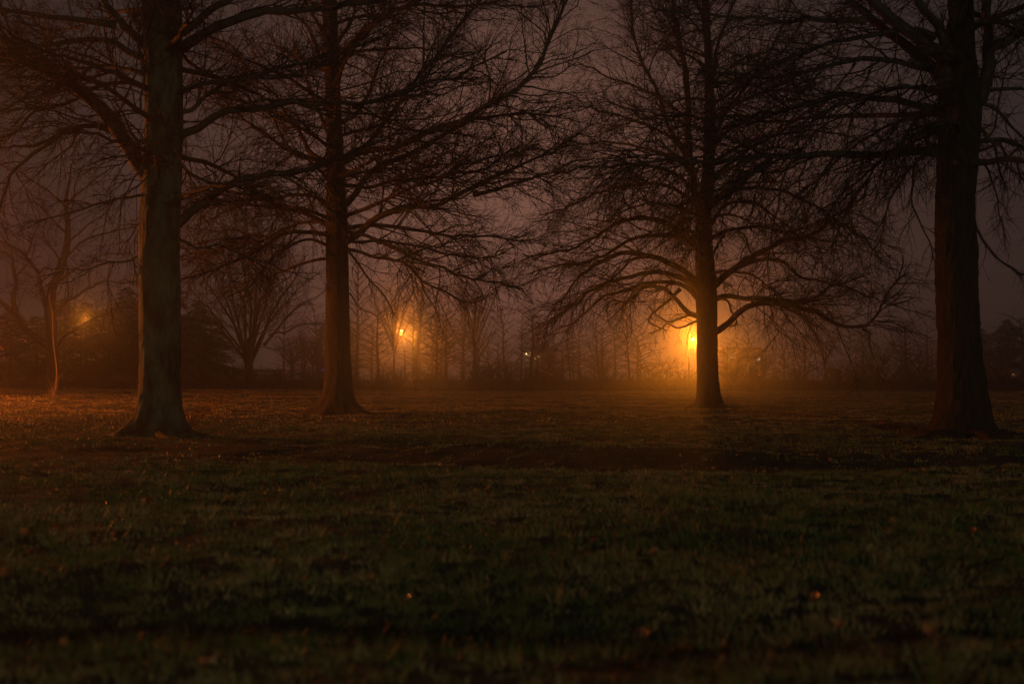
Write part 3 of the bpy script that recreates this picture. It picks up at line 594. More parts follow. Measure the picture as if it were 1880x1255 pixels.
def knot(tree, base, Y, px, py, r, lab):                       # pruned limb scar facing the camera
    p = at(px, py, Y) - base; g = Geo()
    P = np.array([p + (0, -0.30, 0), p + (0, -0.385, 0.0), p + (0, -0.40, 0.0)]); g.tubes(P, np.array([r * 1.25, r, r * 0.4]), 10, True)
    o = obj('pruning_scar', g.mesh('pruning_scar', M_cut), tree); o['label'] = lab
knot(D, bD, 27.3, 1741, 304, 0.045, 'pale orange round scar where a limb was cut from the trunk')

# ---- E: vase shaped tree, F: left maple
E_trunk = [(455, 714, 9), (456, 695, 8.2), (457, 670, 8.2), (457, 650, 6), (458, 620, 4)]
E_limbs = [
 ([(452, 668), (447, 656), (433, 639), (416, 617), (397, 595), (363, 586), (330, 589)], 5, 1.2, -1.5),
 ([(453, 668), (441, 631), (428, 595), (419, 561), (405, 533), (394, 503), (380, 460)], 5, 1.2, 1.5),
 ([(455, 665), (452, 640), (450, 603), (447, 558), (439, 536), (425, 511), (418, 460), (410, 410)], 5, 1.2, -2),
 ([(456, 665), (459, 630), (461, 595), (461, 553), (455, 520), (450, 480), (448, 400)], 5, 1.2, 2),
 ([(459, 665), (462, 637), (469, 595), (475, 553), (486, 542), (503, 514), (515, 470), (520, 410)], 5, 1.2, 1),
 ([(461, 666), (467, 653), (480, 625), (494, 586), (508, 564), (525, 536), (542, 511), (560, 470)], 5, 1.2, -1),
 ([(484, 634), (503, 611), (525, 584), (553, 558), (581, 545), (600, 530)], 4, 1.0, 1),
 ([(494, 616), (510, 610), (525, 610), (553, 595), (595, 595)], 3, 1.0, -1),
 ([(441, 640), (410, 600), (385, 570), (360, 545), (345, 520)], 3.5, 1.0, 2),
 ([(455, 660), (440, 600), (430, 550), (425, 500), (430, 440), (435, 400)], 4, 1.0, 3.5),
 ([(458, 660), (475, 600), (490, 550), (500, 480), (500, 420)], 4, 1.0, -3.5),
 ([(456, 660), (466, 590), (470, 520), (475, 450), (472, 395)], 4, 1.0, 0.3),
 ([(455, 662), (435, 610), (405, 560), (380, 520), (365, 480)], 4, 1.0, -3.0),
 ([(459, 662), (490, 600), (530, 550), (560, 520), (590, 500)], 4, 1.0, 3.0),
]
cfgE = dict(zr=(3, 14), droop=0.12, lift=0.45, d2=3.0, l2=4.2, d3=3.0, l3=1.3, d4=1.0, l4=0.5, w=0.13, scale=0.64, flat=0.9)
pix_tree('vase_tree', 'vase shaped bare tree at the lawn edge between the two left oaks', 'tree', 126, E_trunk, E_limbs, None, (M_bark, M_limb, M_twig), cfgE, 505, flare=1.4, fh=0.6, S=20)
F_trunk = [(97, 718, 11), (96, 690, 11), (95, 640, 11), (94, 600, 10), (95, 538, 8.5), (100, 521, 7.5), (112, 487, 7), (121, 460, 6.5), (125, 426, 5.5), (123, 393, 4.5), (122, 360, 3.5), (128, 330, 2.5), (131, 300, 1.5)]
F_limbs = [
 ([(92, 640), (84, 634), (56, 613), (31, 582), (28, 549), (25, 507), (14, 476), (0, 460), (-20, 440)], 8, 2.4, -1.0),
 ([(31, 582), (0, 549), (-30, 530), (-60, 500)], 6, 2, -2),
 ([(92, 610), (86, 580), (75, 538), (67, 504), (47, 471), (28, 451), (11, 440), (-20, 425)], 6.5, 1.8, 1.0),
 ([(98, 566), (120, 552), (128, 538), (125, 515), (119, 500), (122, 480)], 3.2, 1.4, -1.0),
 ([(118, 478), (145, 451), (173, 435), (223, 423), (260, 415)], 3.4, 1.2, 1.0),
 ([(98, 575), (120, 557), (151, 535), (190, 518), (225, 520), (257, 524)], 3.6, 1.2, -1.2),
 ([(102, 640), (116, 620), (140, 607), (165, 590), (200, 575), (250, 560)], 4, 1.2, 1.2),
 ([(122, 380), (105, 365), (73, 343), (33, 316), (0, 300)], 3.4, 1.2, -0.6),
 ([(124, 375), (134, 362), (156, 345), (185, 320), (205, 300)], 3, 1.2, 0.8),
 ([(68, 505), (90, 490), (98, 505), (95, 525)], 2.4, 1.2, 0.5),
 ([(48, 472), (60, 440), (70, 410), (68, 380)], 2.6, 1.0, 0.8),
 ([(124, 430), (100, 405), (80, 380), (60, 370), (30, 372)], 3.2, 1.1, 1.0),
 ([(122, 450), (150, 420), (180, 395), (215, 380)], 3, 1.0, -1.6),
 ([(26, 510), (45, 490), (55, 478), (62, 450)], 2.6, 1.0, -1.0),
 ([(113, 485), (90, 450), (80, 430), (85, 400), (75, 370)], 2.8, 1.0, 1.8),
 ([(125, 410), (135, 380), (140, 340), (150, 310)], 2.6, 1.0, 1.5),
 ([(100, 525), (130, 500), (160, 485), (200, 470), (245, 470)], 3.0, 1.0, 2.4),
]
cfgF = dict(wiggle=0.014, zr=(3, 14), droop=0.0, lift=0.25, d2=3.6, l2=3.4, d3=4.0, l3=1.2, d4=1.6, l4=0.42, w=0.26, scale=0.74, flat=0.9)
pix_tree('maple_tree', 'gnarled bare tree with forked crooked limbs behind the sapling at far left', 'tree', 106, F_trunk, F_limbs, None, (M_bark, M_limb, M_twig), cfgF, 606, flare=1.3, fh=0.5, S=22)

# ---- sapling with basal shoots in front of the maple
bs = at(98, 727, 81); bs[2] = gz(bs[0], 81)
sap = thing('sapling', 'slender leaning sapling with a tuft of shoots at its foot, lit orange', 'sapling', tuple(bs))
g = Geo(); pts = [at(x, y, 81) - bs for x, y in [(101, 727), (104, 700), (104, 675), (101, 650), (98, 630), (97, 600), (96, 575), (92, 555), (90, 540)]]; pts[0][2] = -0.02
g.tubes(resample(pts, 26), np.linspace(0.055, 0.018, 26), 8); obj('trunk', g.mesh('trunk', M_straw), sap)
g = Geo(); rr = np.random.default_rng(3)
for k in range(16):
    a = rr.uniform(0, 6.28); l = rr.uniform(0.35, 1.3); tl = rr.uniform(0.1, 0.55); o0 = np.array((rr.uniform(-.2, .2), rr.uniform(-.2, .2), -0.02))
    P = np.array([o0 + np.array((math.cos(a) * tl * s ** 1.5 * l, math.sin(a) * tl * s ** 1.5 * l, s * l)) for s in np.linspace(0, 1, 7)]); g.tubes(P, np.linspace(0.022, 0.008, 7), 5)
P = resample([at(x, y, 81) - bs for x, y in [(103, 705), (108, 692), (116, 684), (120, 676)]], 8); g.tubes(P, np.linspace(0.025, 0.008, 8), 5)
obj('shoots', g.mesh('shoots', M_straw), sap, kind='stuff')

# ---- bare trees of the far tree line: five prototypes, then copies
def proto_tree(kind, seed, H=10.0):
    rr = np.random.default_rng(seed); limbs = []
    lean = rr.uniform(-0.05, 0.05, 2)
    r0 = {'tall': 0.16, 'vase': 0.20, 'round': 0.20, 'fork': 0.19, 'scrub': 0.10}[kind]
    top = {'tall': 1.0, 'vase': 0.30, 'round': 0.85, 'fork': 0.45, 'scrub': 0.35}[kind] * H
    ax = np.array([(lean[0] * z + 0.06 * math.sin(z * 0.9 + seed), lean[1] * z + 0.05 * math.cos(z * 0.7 + seed), z) for z in np.linspace(0, top, 12)]); ax[0, :2] = 0
    rad = r0 * (1 - 0.85 * np.linspace(0, 1, 12) ** 1.1)
    axf = lambda z: np.array([np.interp(z, ax[:, 2], ax[:, i]) for i in range(3)])
    n, zl, zh = {'tall': (26, 0.35, 0.97), 'vase': (16, 0.15, 0.28), 'round': (30, 0.18, 0.83), 'fork': (11, 0.30, 0.44), 'scrub': (16, 0.06, 0.33)}[kind]
    for i in range(n):
        z = (zl + (zh - zl) * (i + rr.random()) / n) * H; a0 = axf(z); az = i * 2.4 + rr.uniform(-0.5, 0.5); h = np.array((math.cos(az), math.sin(az), 0))
        if kind == 'tall': ln, up, bend = rr.uniform(0.9, 2.0), rr.uniform(0.5, 1.1), -0.1
        elif kind == 'vase': ln, up, bend = rr.uniform(2.2, 4.2), 0, 0; up = (H * rr.uniform(0.6, 0.98) - z) / ln
        elif kind == 'round': ln, up, bend = (3.6 - 2.6 * abs(z / H - 0.4)) * rr.uniform(0.7, 1.1), rr.uniform(0.35, 0.9), -0.35
        elif kind == 'fork': ln, up, bend = rr.uniform(1.2, 3.2), 0, 0; up = (H * rr.uniform(0.7, 1.0) - z) / ln
        else: ln, up, bend = rr.uniform(1.6, 3.4), rr.uniform(0.5, 2.0), -0.4
        c = np.array([a0 + h * ln * s + np.array((0, 0, 1)) * ln * (up * (s ** (1.25 if kind == 'vase' else 1.0)) + bend * s * s) + rr.normal(size=3) * 0.05 * s * ln * 0.5 for s in (0, 0.25, 0.5, 0.75, 1.0)])
        limbs.append((c, min(r0 * 0.5, 0.03 + 0.012 * np.linalg.norm(c[-1] - c[0])), 0.012))
    K1 = 12; P = np.stack([resample(c, K1) for c, *_ in limbs]); s = np.linspace(0, 1, K1)[None]
    R = np.array([l[1] for l in limbs])[:, None] * (1 - s) + 0.012 * s; own = np.zeros(len(limbs), int)
    lift = {'tall': 0.3, 'vase': 0.5, 'round': 0.2, 'fork': 0.4, 'scrub': 0.25}[kind]
    d2 = {'tall': 2.6, 'vase': 1.5, 'round': 2.0, 'fork': 2.0, 'scrub': 2.4}[kind]
    P2, R2, o2 = spawn(P, R, own, d2, 0.2, 1, (25, 55), lambda Lp, t, M, q: np.clip(Lp * (0.2 + 0.4 * (1 - t)) * q.uniform(0.5, 1.2, M), 0.3, 2.4), 7, lift, 0.16, lambda l, M, q: 0.013 + 0.010 * l, 0.9, rr)
    P3, R3, o3 = spawn(P2, R2, o2, 2.6, 0.15, 1, (25, 60), lambda Lp, t, M, q: np.clip(Lp * 0.5 * q.uniform(0.5, 1.2, M), 0.2, 1.0), 4, lift, 0.15, lambda l, M, q: np.full(M, 0.012), 0.9, rr)
    g = Geo(); g.tubes(P, R, 5); g.tubes(P2, R2, 3); g.tubes(P3, R3, 3)
    crown = g.mesh('crown', M_far)
    g = Geo(); g.tubes(resample(ax, 20), np.interp(np.linspace(0, 1, 20), np.linspace(0, 1, 12), rad) * (1 + 0.8 * np.exp(-np.linspace(0, top, 20) / 0.25)), 9)
    return g.mesh('trunk', M_far), crown
PROTO = {}
for i, kd in enumerate(('tall', 'vase', 'round', 'fork', 'scrub')):
    PROTO[kd] = [proto_tree(kd, 900 + 10 * i + j) for j in range(2)]
FAR_N = [0]
def far_tree(px, Y, top, kind, label, width=1.0, tilt=0.0):
    x = (px - CX) / F * Y; z = gz(x, Y); H = (690 - top) / F * Y + CAMZ - z
    tm, cm = PROTO[kind][FAR_N[0] % 2]; FAR_N[0] += 1
    r = thing('bare_tree', label, 'tree', (x, Y, z - 0.05), random.uniform(0, 6.28), 'bare trees in the far tree line')
    sc = H / 10.0; r.scale = (sc * width, sc * width, sc)
    r.rotation_euler = (0, tilt, 0) if tilt else r.rotation_euler
    obj('trunk', tm, r); obj('crown', cm, r)
    return r
THICKET = []
for args in [
    (655, 146, 470, 'tall', 'tall slim bare tree just right of the second oak trunk'),
    (700, 158, 600, 'scrub', 'low scrubby bare tree left of the orange lamp between the trunks'),
    (722, 136, 505, 'fork', 'bare tree whose trunk stands just left of the orange lamp'),
    (766, 140, 450, 'tall', 'tall straight bare tree just right of the orange lamp'),
    (803, 126, 545, 'round', 'broad bushy bare tree in the fog right of the orange lamp', 1.15),
    (848, 160, 535, 'tall', 'thin bare tree between the broad bushy tree and the leaning one'),
    (868, 138, 470, 'fork', 'tall forked tree leaning right, midway between the two oaks', 0.9, 0.05),
    (898, 150, 615, 'tall', 'short broken bare tree right of the tall forked leaning tree'),
    (930, 152, 560, 'tall', 'bare tree two trunks left of the white porch light', 1.2),
    (956, 143, 585, 'tall', 'straight bare trunk just left of the white porch light'),
    (1012, 148, 655, 'scrub', 'low arching bare thicket tree right of the lit porch', 1.2),
    (1064, 142, 590, 'round', 'dense bare tree in the dark fog between porch and bright lamp', 1.2),
    (1105, 134, 580, 'round', 'rounded bare tree, last before the thin one left of the bright lamp', 1.1),
    (1156, 132, 560, 'tall', 'thin upright bare tree left of the bright lamp glow'),
    (1190, 133, 610, 'scrub', 'leaning scrub tree silhouetted in the left of the bright glow', 1.5),
    (1236, 131, 655, 'scrub', 'short scrub tree directly under the bright lamp glow'),
    (1336, 128, 620, 'round', 'rounded bare tree with crooked boughs in front of the lit window'),
    (1378, 134, 585, 'tall', 'straight bare tree by the red tail lights'),
    (1404, 130, 640, 'fork', 'crooked bare tree right of the small white wall light'),
    (1440, 144, 615, 'round', 'bare tree with bushy crown right of the crooked one', 1.1),
    (1478, 152, 605, 'round', 'dense dark bare tree left of the Y shaped one', 1.3),
    (1514, 140, 590, 'fork', 'Y shaped bare tree below the long low bough'),
    (1556, 155, 630, 'scrub', 'low bare tree right of the Y shaped one', 1.3),
    (1608, 148, 600, 'vase', 'broad fan shaped tree above the row of small red lights', 1.3),
    (1655, 150, 615, 'round', 'faint round bare tree, second left of the near right trunk', 1.2),
    (1702, 146, 580, 'round', 'faint bare tree beside the left edge of the near right trunk', 1.2),
    (1835, 150, 600, 'round', 'bare tree just right of the near right trunk', 1.4),
    (1880, 146, 560, 'round', 'bare tree at the right border of the view', 1.5),
    (520, 150, 575, 'tall', 'thin bare tree behind the right side of the vase shaped tree'),
    (556, 154, 590, 'tall', 'thin bare tree midway from vase shaped tree to second oak'),
    (585, 150, 560, 'tall', 'thin bare tree touching the left edge of the second oak trunk'),
    (1290, 165, 600, 'tall', 'slim bare tree hidden behind the trunk before the bright lamp'),
    (985, 178, 570, 'round', 'very faint bare tree behind the lit porch'),
    (1130, 180, 575, 'round', 'very faint tree furthest back, left of the bright lamp glow'),
    (1560, 185, 590, 'round', 'very faint tree furthest back on the right'),
    (760, 185, 520, 'round', 'very faint tree furthest back behind the orange lamp', 1.2),
]: far_tree(*args)

rr = np.random.default_rng(77)
for k in range(84):
    px = rr.uniform(610, 1900) if k % 4 else rr.uniform(530, 640); Y = rr.uniform(113, 136) if k % 2 else rr.uniform(150, 200)
    if abs(px - 1268) < 40 or abs(px - 738) < 18 or (1195 < px < 1345 and Y > 137): continue
    r_ = far_tree(px, Y, rr.uniform(562, 664), ('round', 'scrub', 'round', 'scrub', 'fork', 'tall')[k % 6], 'faint bare tree lost among the others of the dim thicket deep in the fog', rr.uniform(1.1, 1.8)); THICKET.append((px, r_))

for k, px in enumerate((914, 938, 1006, 1030, 1052, 1326, 1352, 1372, 1400, 1424)):
    r_ = far_tree(px, 196 + 3 * (k % 4), 612 + 9 * (k % 3), ('round', 'scrub')[k % 2], 'faint bare tree lost among the others of the dim thicket deep in the fog', 1.5); THICKET.append((px, r_))
label_by_place(THICKET, 'faint tree in thicket')

# ---- evergreens on the left and far right
def proto_conifer(seed, H=10.0):
    rr = np.random.default_rng(seed); V = []; T = []; n = 0; g2 = Geo()
    for z in np.arange(0.04, 0.98, 0.024):
        Rm = (2.9 * math.sqrt(max(1 - z * z, 0)) * (0.8 + 0.3 * math.sin(z * 23 + seed)) + 0.1) * min(1, 0.35 + 4 * z)
        for k in range(9):
            az = rr.uniform(0, 6.28); ln = Rm * rr.uniform(0.35, 1.35); h = np.array((math.cos(az), math.sin(az), 0)); sd = np.array((-h[1], h[0], 0)); z0 = z * H + rr.uniform(-0.15, 0.15)
            c = lambda s: h * ln * s + np.array((0, 0, z0 + ln * (0.10 * s - 0.38 * s * s)))
            g2.tubes(np.array([c(0), c(0.5), c(0.95)]), np.array([0.03, 0.02, 0.008]), 3)
            m = int(10 + 12 * ln); s = rr.uniform(0.12, 1.0, m)
            p = np.array([c(q) for q in s]); wd = 0.42 * ln * (1.05 - s) + 0.12; sg = np.sign(rr.normal(size=m))
            tip = p + sd * (wd * sg * rr.uniform(0.5, 1.1, m))[:, None] + h * (0.25 * wd)[:, None] + np.stack([np.zeros(m), np.zeros(m), rr.uniform(-0.28, 0.05, m)], 1)
            q1 = p + h * 0.13; 
            V.append(np.stack([p - h * 0.02, q1, tip], 1).reshape(-1, 3)); T.append(np.arange(3 * m).reshape(-1, 3) + n); n += 3 * m
    crown = mesh_np('crown', np.concatenate(V), None, np.concatenate(T), M_needle, False)
    g2.tubes(np.array([(0, 0, -0.1), (0, 0, H * 0.5), (0, 0, H)]), np.array([0.2, 0.11, 0.015]), 8)
    return g2.mesh('trunk', M_far), crown
CON = [proto_conifer(71), proto_conifer(72)]
def conifer(px, Y, top, label, width=1.0, i=0):
    x = (px - CX) / F * Y; z = gz(x, Y); H = (690 - top) / F * Y + CAMZ - z; s = H / 10
    r = thing('evergreen_tree', label, 'tree', (x, Y, z), random.uniform(0, 6.28), 'dark evergreens at the edges of the lawn'); r.scale = (s * width, s * width, s)
    obj('trunk', CON[i][0], r); obj('crown', CON[i][1], r)
for i, a in enumerate([
    (20, 160, 560, 'dark evergreen at far left behind the rust leaved branches', 1.3), (118, 162, 545, 'dark evergreen right behind the gnarled tree at far left', 1.2),
    (158, 134, 552, 'evergreen whose boughs partly hide a glowing lamp', 1.15), (232, 160, 525, 'dark evergreen left of the near left trunk', 1.35),
    (300, 168, 500, 'tall dark evergreen behind the near left trunk', 1.3), (365, 162, 550, 'dark evergreen left of the vase shaped tree', 1.4),
    
    (68, 150, 580, 'hazy evergreen low between the gnarled tree and the left border', 1.8), (200, 153, 572, 'hazy evergreen right behind the glowing lamp', 1.8), (268, 156, 560, 'hazy evergreen against the left edge of the near left trunk', 1.8),
    (340, 157, 578, 'hazy evergreen just right of the near left trunk', 1.8), (398, 160, 600, 'hazy evergreen against the left side of the vase shaped tree', 1.7),
    (-60, 130, 520, 'dark evergreen at the left border of the view', 1.3),
    (1800, 215, 600, 'dim evergreen far behind the near right trunk', 1.4), (1850, 212, 585, 'dim evergreen at the far right, left of the last one', 1.5), (1910, 210, 570, 'dim evergreen at the right border of the view', 1.5),
    (1955, 165, 550, 'dim evergreen beyond the right border', 1.5)]): conifer(*a[:4], width=a[4], i=i % 2)

# ---- rust leaved branches reaching in from the left
bt = at(-70, 735, 66); bt[2] = gz(bt[0], 66)
bee = thing('rust_leaved_tree', 'small tree with rusty clinging leaves reaching in at the left border', 'tree', tuple(bt))
obj('trunk', trunk_mesh('trunk', np.array([(0, 0, 0), (0.05, 0, 1.2), (0.1, 0.05, 2.6), (0.0, 0, 4.2), (0, 0, 5.5)]), np.array([0.13, 0.11, 0.09, 0.05, 0.02]), M_bark, S=14, flare=1.3, K=30), bee)
rr = np.random.default_rng(8); limbs = []
for k in range(26):
    z = 0.7 + 4.3 * (k + rr.random()) / 26; az = rr.uniform(-1.1, 1.1) if k % 3 else rr.uniform(0, 6.28); ln = rr.uniform(1.6, 3.2); h = np.array((math.cos(az), math.sin(az), 0))
    limbs.append((np.array([np.array((0.05, 0, z)) + h * ln * s + np.array((0, 0, ln * (0.5 * s - 0.75 * s * s))) for s in (0, 0.3, 0.6, 1)]), 0.035, 0.008))
K1 = 12; P = np.stack([resample(c, K1) for c, *_ in limbs]); R = np.linspace(0.035, 0.008, K1)[None].repeat(len(limbs), 0); own = np.arange(len(limbs))
P2, R2, o2 = spawn(P, R, own, 5, 0.2, 1, (25, 60), lambda Lp, t, M, q: q.uniform(0.25, 0.9, M), 6, -0.15, 0.15, lambda l, M, q: np.full(M, 0.008), 0.8, rr)
g = Geo(); g.tubes(P, R, 5); g.tubes(P2, R2, 3); obj('crown', g.mesh('crown', M_limb), bee)
lp = np.concatenate([P2[:, j] for j in (2, 4, 5)]); lp = lp[rr.random(len(lp)) < 0.55]
v, t = leaf_tris(lp, 0.10, rr); obj('rust_leaves', mesh_np('rust_leaves', v, None, t, M_rust, False), bee, kind='stuff')

# ---- shrubs along the lawn edge and brambles between them
def proto_shrub(seed):
    rr = np.random.default_rng(seed); n = 40; P = []
    for k in range(n):
        a = rr.uniform(0, 6.28); tl = rr.uniform(0.1, 0.9); l = rr.uniform(0.8, 1.7)
        P.append(resample(np.array([(0.12 * math.cos(a), 0.12 * math.sin(a), -0.03), (0.3 * tl * math.cos(a), 0.3 * tl * math.sin(a), 0.45 * l), (tl * math.cos(a + .3), tl * math.sin(a + .3), 0.85 * l), (1.3 * tl * math.cos(a + .5), 1.3 * tl * math.sin(a + .5), l)]), 8))
    P = np.stack(P); R = np.linspace(0.016, 0.006, 8)[None].repeat(n, 0)
    P2, R2, o2 = spawn(P, R, np.zeros(n, int), 6, 0.15, 1, (25, 60), lambda Lp, t, M, q: q.uniform(0.2, 0.6, M), 4, 0.1, 0.18, lambda l, M, q: np.full(M, 0.007), 1.0, rr)
    g = Geo(); g.tubes(P, R, 3); st = g.mesh('stems', M_far); g = Geo(); g.tubes(P2, R2, 3)
    return st, g.mesh('twigs', M_far)
SHR = [proto_shrub(s) for s in (41, 42, 43)]
rr = np.random.default_rng(17); SHRUBS = []
for k in range(44):
    px = -40 + k * 46 + rr.uniform(-15, 15); Y = rr.uniform(113, 130); x = (px - CX) / F * Y
    r = thing('shrub', 'low bare twiggy shrub in the dark undergrowth along the far edge of the lawn', 'shrub', (x, Y, gz(x, Y)), rr.uniform(0, 6.28), 'bare shrubs along the far edge of the lawn')
    s = rr.uniform(0.8, 1.5); r.scale = (s * 1.5, s * 1.5, s)
    a, b_ = SHR[k % 3]; obj('stems', a, r); obj('twigs', b_, r, kind='stuff'); SHRUBS.append((px, r))
label_by_place(SHRUBS, 'low bare shrub')
n = 42000; rr = np.random.default_rng(23)
Yb = rr.uniform(108.5, 150, n); Xb = rr.uniform(-0.46, 0.46, n) * Yb; Zb = ground_z(Xb, Yb)
hh = np.minimum(0.25 + rr.exponential(0.26, n), 1.5) * (0.6 + 0.9 * np.clip((Yb - 108) / 16, 0, 1)); A0 = np.stack([Xb, Yb, Zb - 0.02], 1); B0 = A0 + np.stack([rr.normal(size=n) * 0.35, rr.normal(size=n) * 0.3, hh], 1)
g = Geo(); g.cones(A0, B0, rr.uniform(0.02, 0.07, n) * np.clip(0.6 / hh, 0.2, 1.2)); obj('undergrowth', g.mesh('undergrowth', M_far), kind='stuff')

# ------------------------------------------------------------------ lamps
def street_lamp(x, y, h, arm, label, power, col, visible=40.0, rz=0.0, down=0.0):
    z0 = gz(x, y)
    ca, sa = math.cos(rz), math.sin(rz)
    r = thing('street_lamp', label, 'street lamp', (x - arm * ca, y - arm * sa, z0), rz, None)
    g = Geo(); g.tubes(np.array([(0, 0, -0.1), (0, 0, 0.25), (0, 0, 0.3), (0, 0, h * 0.5), (0, 0, h + 0.12)]), np.array([0.14, 0.14, 0.085, 0.075, 0.055]), 12, True); obj('pole', g.mesh('pole', M_metal), r)
    g = Geo(); g.tubes(resample([(0, 0, h - 0.25), (arm * 0.35, 0, h + 0.08), (arm * 0.8, 0, h + 0.17)], 10), np.full(10, 0.028), 8); obj('arm', g.mesh('arm', M_metal), r)
    g = Geo()
    P = np.array([(arm - 0.42, 0, h + 0.17), (arm - 0.3, 0, h + 0.17), (arm, 0, h + 0.16), (arm + 0.25, 0, h + 0.14), (arm + 0.33, 0, h + 0.13)]); g.tubes(P, np.array([0.04, 0.10, 0.15, 0.11, 0.03]), 12, True)
    hd = obj('lamp_head', g.mesh('lamp_head', M_metal), r)
    me = glow('lamp_lens', col, visible)
    g = Geo(); a = np.linspace(0, 2 * math.pi, 15)[:-1]
    P = np.array([(arm, 0, h + 0.06), (arm, 0, h + 0.01), (arm, 0, h - 0.05)]); g.tubes(P, np.array([0.13, 0.11, 0.04]), 14, True); obj('lamp_lens', g.mesh('lamp_lens', me), hd)
    ld = bpy.data.lights.new('lamp_light', 'POINT'); ld.energy = power; ld.color = col; ld.shadow_soft_size = 0.08
    lo = bpy.data.objects.new('lamp_light', ld); link(lo, r); lo.location = (arm, 0, h - 0.16)
    if down:                                          # the reflector throws most of the light downwards
        sd = bpy.data.lights.new('reflector_light', 'SPOT'); sd.energy = down; sd.color = col; sd.spot_size = math.radians(172); sd.spot_blend = 1.0; sd.shadow_soft_size = 0.1
        so = bpy.data.objects.new('reflector_light', sd); link(so, r); so.location = (arm, 0, h - 0.2)
    return r
street_lamp(-34, 61, 6.5, 1.2, 'tall street lamp beyond the left border that lights the lawn orange', P_SIDE, SODIUM, down=P_DOWN)
street_lamp(-23, 37.5, 3.8, 0.5, 'low path lamp beyond the left border beside the near oak', P_PATH, SODIUM, 30, 1.0)
p = at(1273, 622, 140); street_lamp(p[0], 140, p[2], 1.3, 'brightest street lamp glowing amber in fog behind the spreading tree', P_RIGHT, (1.0, 0.27, 0.014), 60, -1.35, down=P_RIGHT_DOWN)
p = at(738, 608, 156); street_lamp(p[0], 156, p[2], 1.3, 'orange street lamp glowing through bare trunks right of the second oak', P_MID, (1.0, 0.28, 0.028), 60, -1.75)
p = at(156, 588, 138.8); street_lamp(p[0], 138.8, p[2], 0.4, 'street lamp shining through evergreen boughs at far left', P_CONIFER, (1.0, 0.29, 0.03), 60, 0.3)
street_lamp(10, -68, 9.0, 1.0, 'pale street lamp standing behind the viewpoint', P_BACK, (0.95, 1.0, 0.60), 20, 2.0)

# ------------------------------------------------------------------ houses, cars, benches far off in the fog
def wall_lamp(parent, loc, power, col, strength):
    g = Geo(); g.tubes(np.array([(0, 0, 0.12), (0, 0, 0.05), (0, 0, -0.05)]) + np.array(loc), np.array([0.05, 0.11, 0.08]), 10, True)
    o = obj('porch_lamp', g.mesh('porch_lamp', glow('porch_lamp', col, strength)), parent)
    if power:
        ld = bpy.data.lights.new('porch_light', 'POINT'); ld.energy = power; ld.color = col; ld.shadow_soft_size = 0.1
        lo = bpy.data.objects.new('porch_light', ld); link(lo, parent); lo.location = (loc[0], loc[1] - 0.25, loc[2] - 0.05)
def house(name, label, cx, y, wd, dp, h, wins, roof_h=0.9, lamp=None, mat=None):
    z0 = gz(cx, y); r = thing(name, label, 'house', (cx, y, z0))
    g = Geo(); g.box((0, dp / 2, h / 2), (wd, dp, h)); obj('wall', g.mesh('wall', mat or M_siding, False), r)
    e = 0.35; X = wd / 2 + e
    v = []
    for x in (-X, X):
        v += [(x, -e, h - 0.02), (x, -e, h + 0.14), (x, dp / 2, h + roof_h), (x, dp + e, h + 0.14), (x, dp + e, h - 0.02), (x, dp / 2, h + roof_h - 0.16)]
    q = [(0, 6, 7, 1), (1, 7, 8, 2), (2, 8, 9, 3), (3, 9, 10, 4), (4, 10, 11, 5), (5, 11, 6, 0), (0, 1, 2, 5), (5, 2, 3, 4), (7, 6, 11, 8), (8, 11, 10, 9)]
    rf = obj('roof', mesh_np('roof', v, q, None, M_roof, False), r)
    if roof_h > 0.5:
        g = Geo(); g.box((wd * 0.25, dp * 0.5, h + roof_h + 0.2), (0.5, 0.5, 1.2)); obj('chimney', g.mesh('chimney', M_roof, False), rf)
    for (x, z, w_, hh_, m_, curtain) in wins:
        g = Geo()
        for sx_ in (-1, 1): g.box((x + sx_ * (w_ / 2 + 0.04), -0.05, z), (0.08, 0.1, hh_ + 0.16))
        for sz in (-1, 1): g.box((x, -0.05, z + sz * (hh_ / 2 + 0.04)), (w_, 0.1, 0.08))
        g.box((x, -0.045, z), (0.05, 0.06, hh_))
        f = obj('window', g.mesh('window', M_trim, False), r)
        g = Geo(); g.box((x, -0.012, z), (w_, 0.02, hh_)); obj('pane', g.mesh('pane', m_, False), f)
        if curtain:
            g = Geo(); g.box((x + 0.06, -0.03, z - 0.06), (w_ * 0.72, 0.012, hh_ * 0.76)); obj('blind', g.mesh('blind', M_wood, False), f)
    g = Geo(); g.box((-wd * 0.28, -0.03, 1.0), (0.95, 0.06, 2.0)); d = obj('door', g.mesh('door', M_wood, False), r)
    g = Geo(); g.box((-wd * 0.28 + 0.36, -0.09, 1.0), (0.05, 0.06, 0.14)); obj('handle', g.mesh('handle', M_metal, False), d)
    if lamp: wall_lamp(r, *lamp)
    return r
W_warm = glow('lit_window', (1.0, 0.55, 0.16), 0.6); W_pale = glow('lit_window_pale', (1.0, 0.72, 0.38), 0.8)
Yh = 225; p0 = at(992, 690, Yh); hx = p0[0]
lx = at(966, 650, Yh); wx = at(985, 657, Yh)
house('house', 'pale house in fog with a white porch light beside a lit window', hx, Yh, 5.0, 7, 5.0, [(wx[0] - hx - 0.38, wx[2], 0.5, 0.95, W_warm, False), (wx[0] - hx + 0.42, wx[2], 0.5, 0.95, W_warm, False)], lamp=((lx[0] - hx, -0.22, lx[2]), 45., (1.0, 0.70, 0.30), 7.))
Yg = 232; p0 = at(1368, 690, Yg); hx2 = p0[0]; wx = at(1347, 652, Yg); lx = at(1393, 660, Yg)
house('house', 'house in fog with one square lit window right of the spreading tree', hx2, Yg, 5.6, 7, 5.0, [(wx[0] - hx2, wx[2], 0.95, 1.05, W_pale, True)], lamp=((lx[0] - hx2, -0.22, lx[2]), 0., (1.0, 0.8, 0.55), 6.))
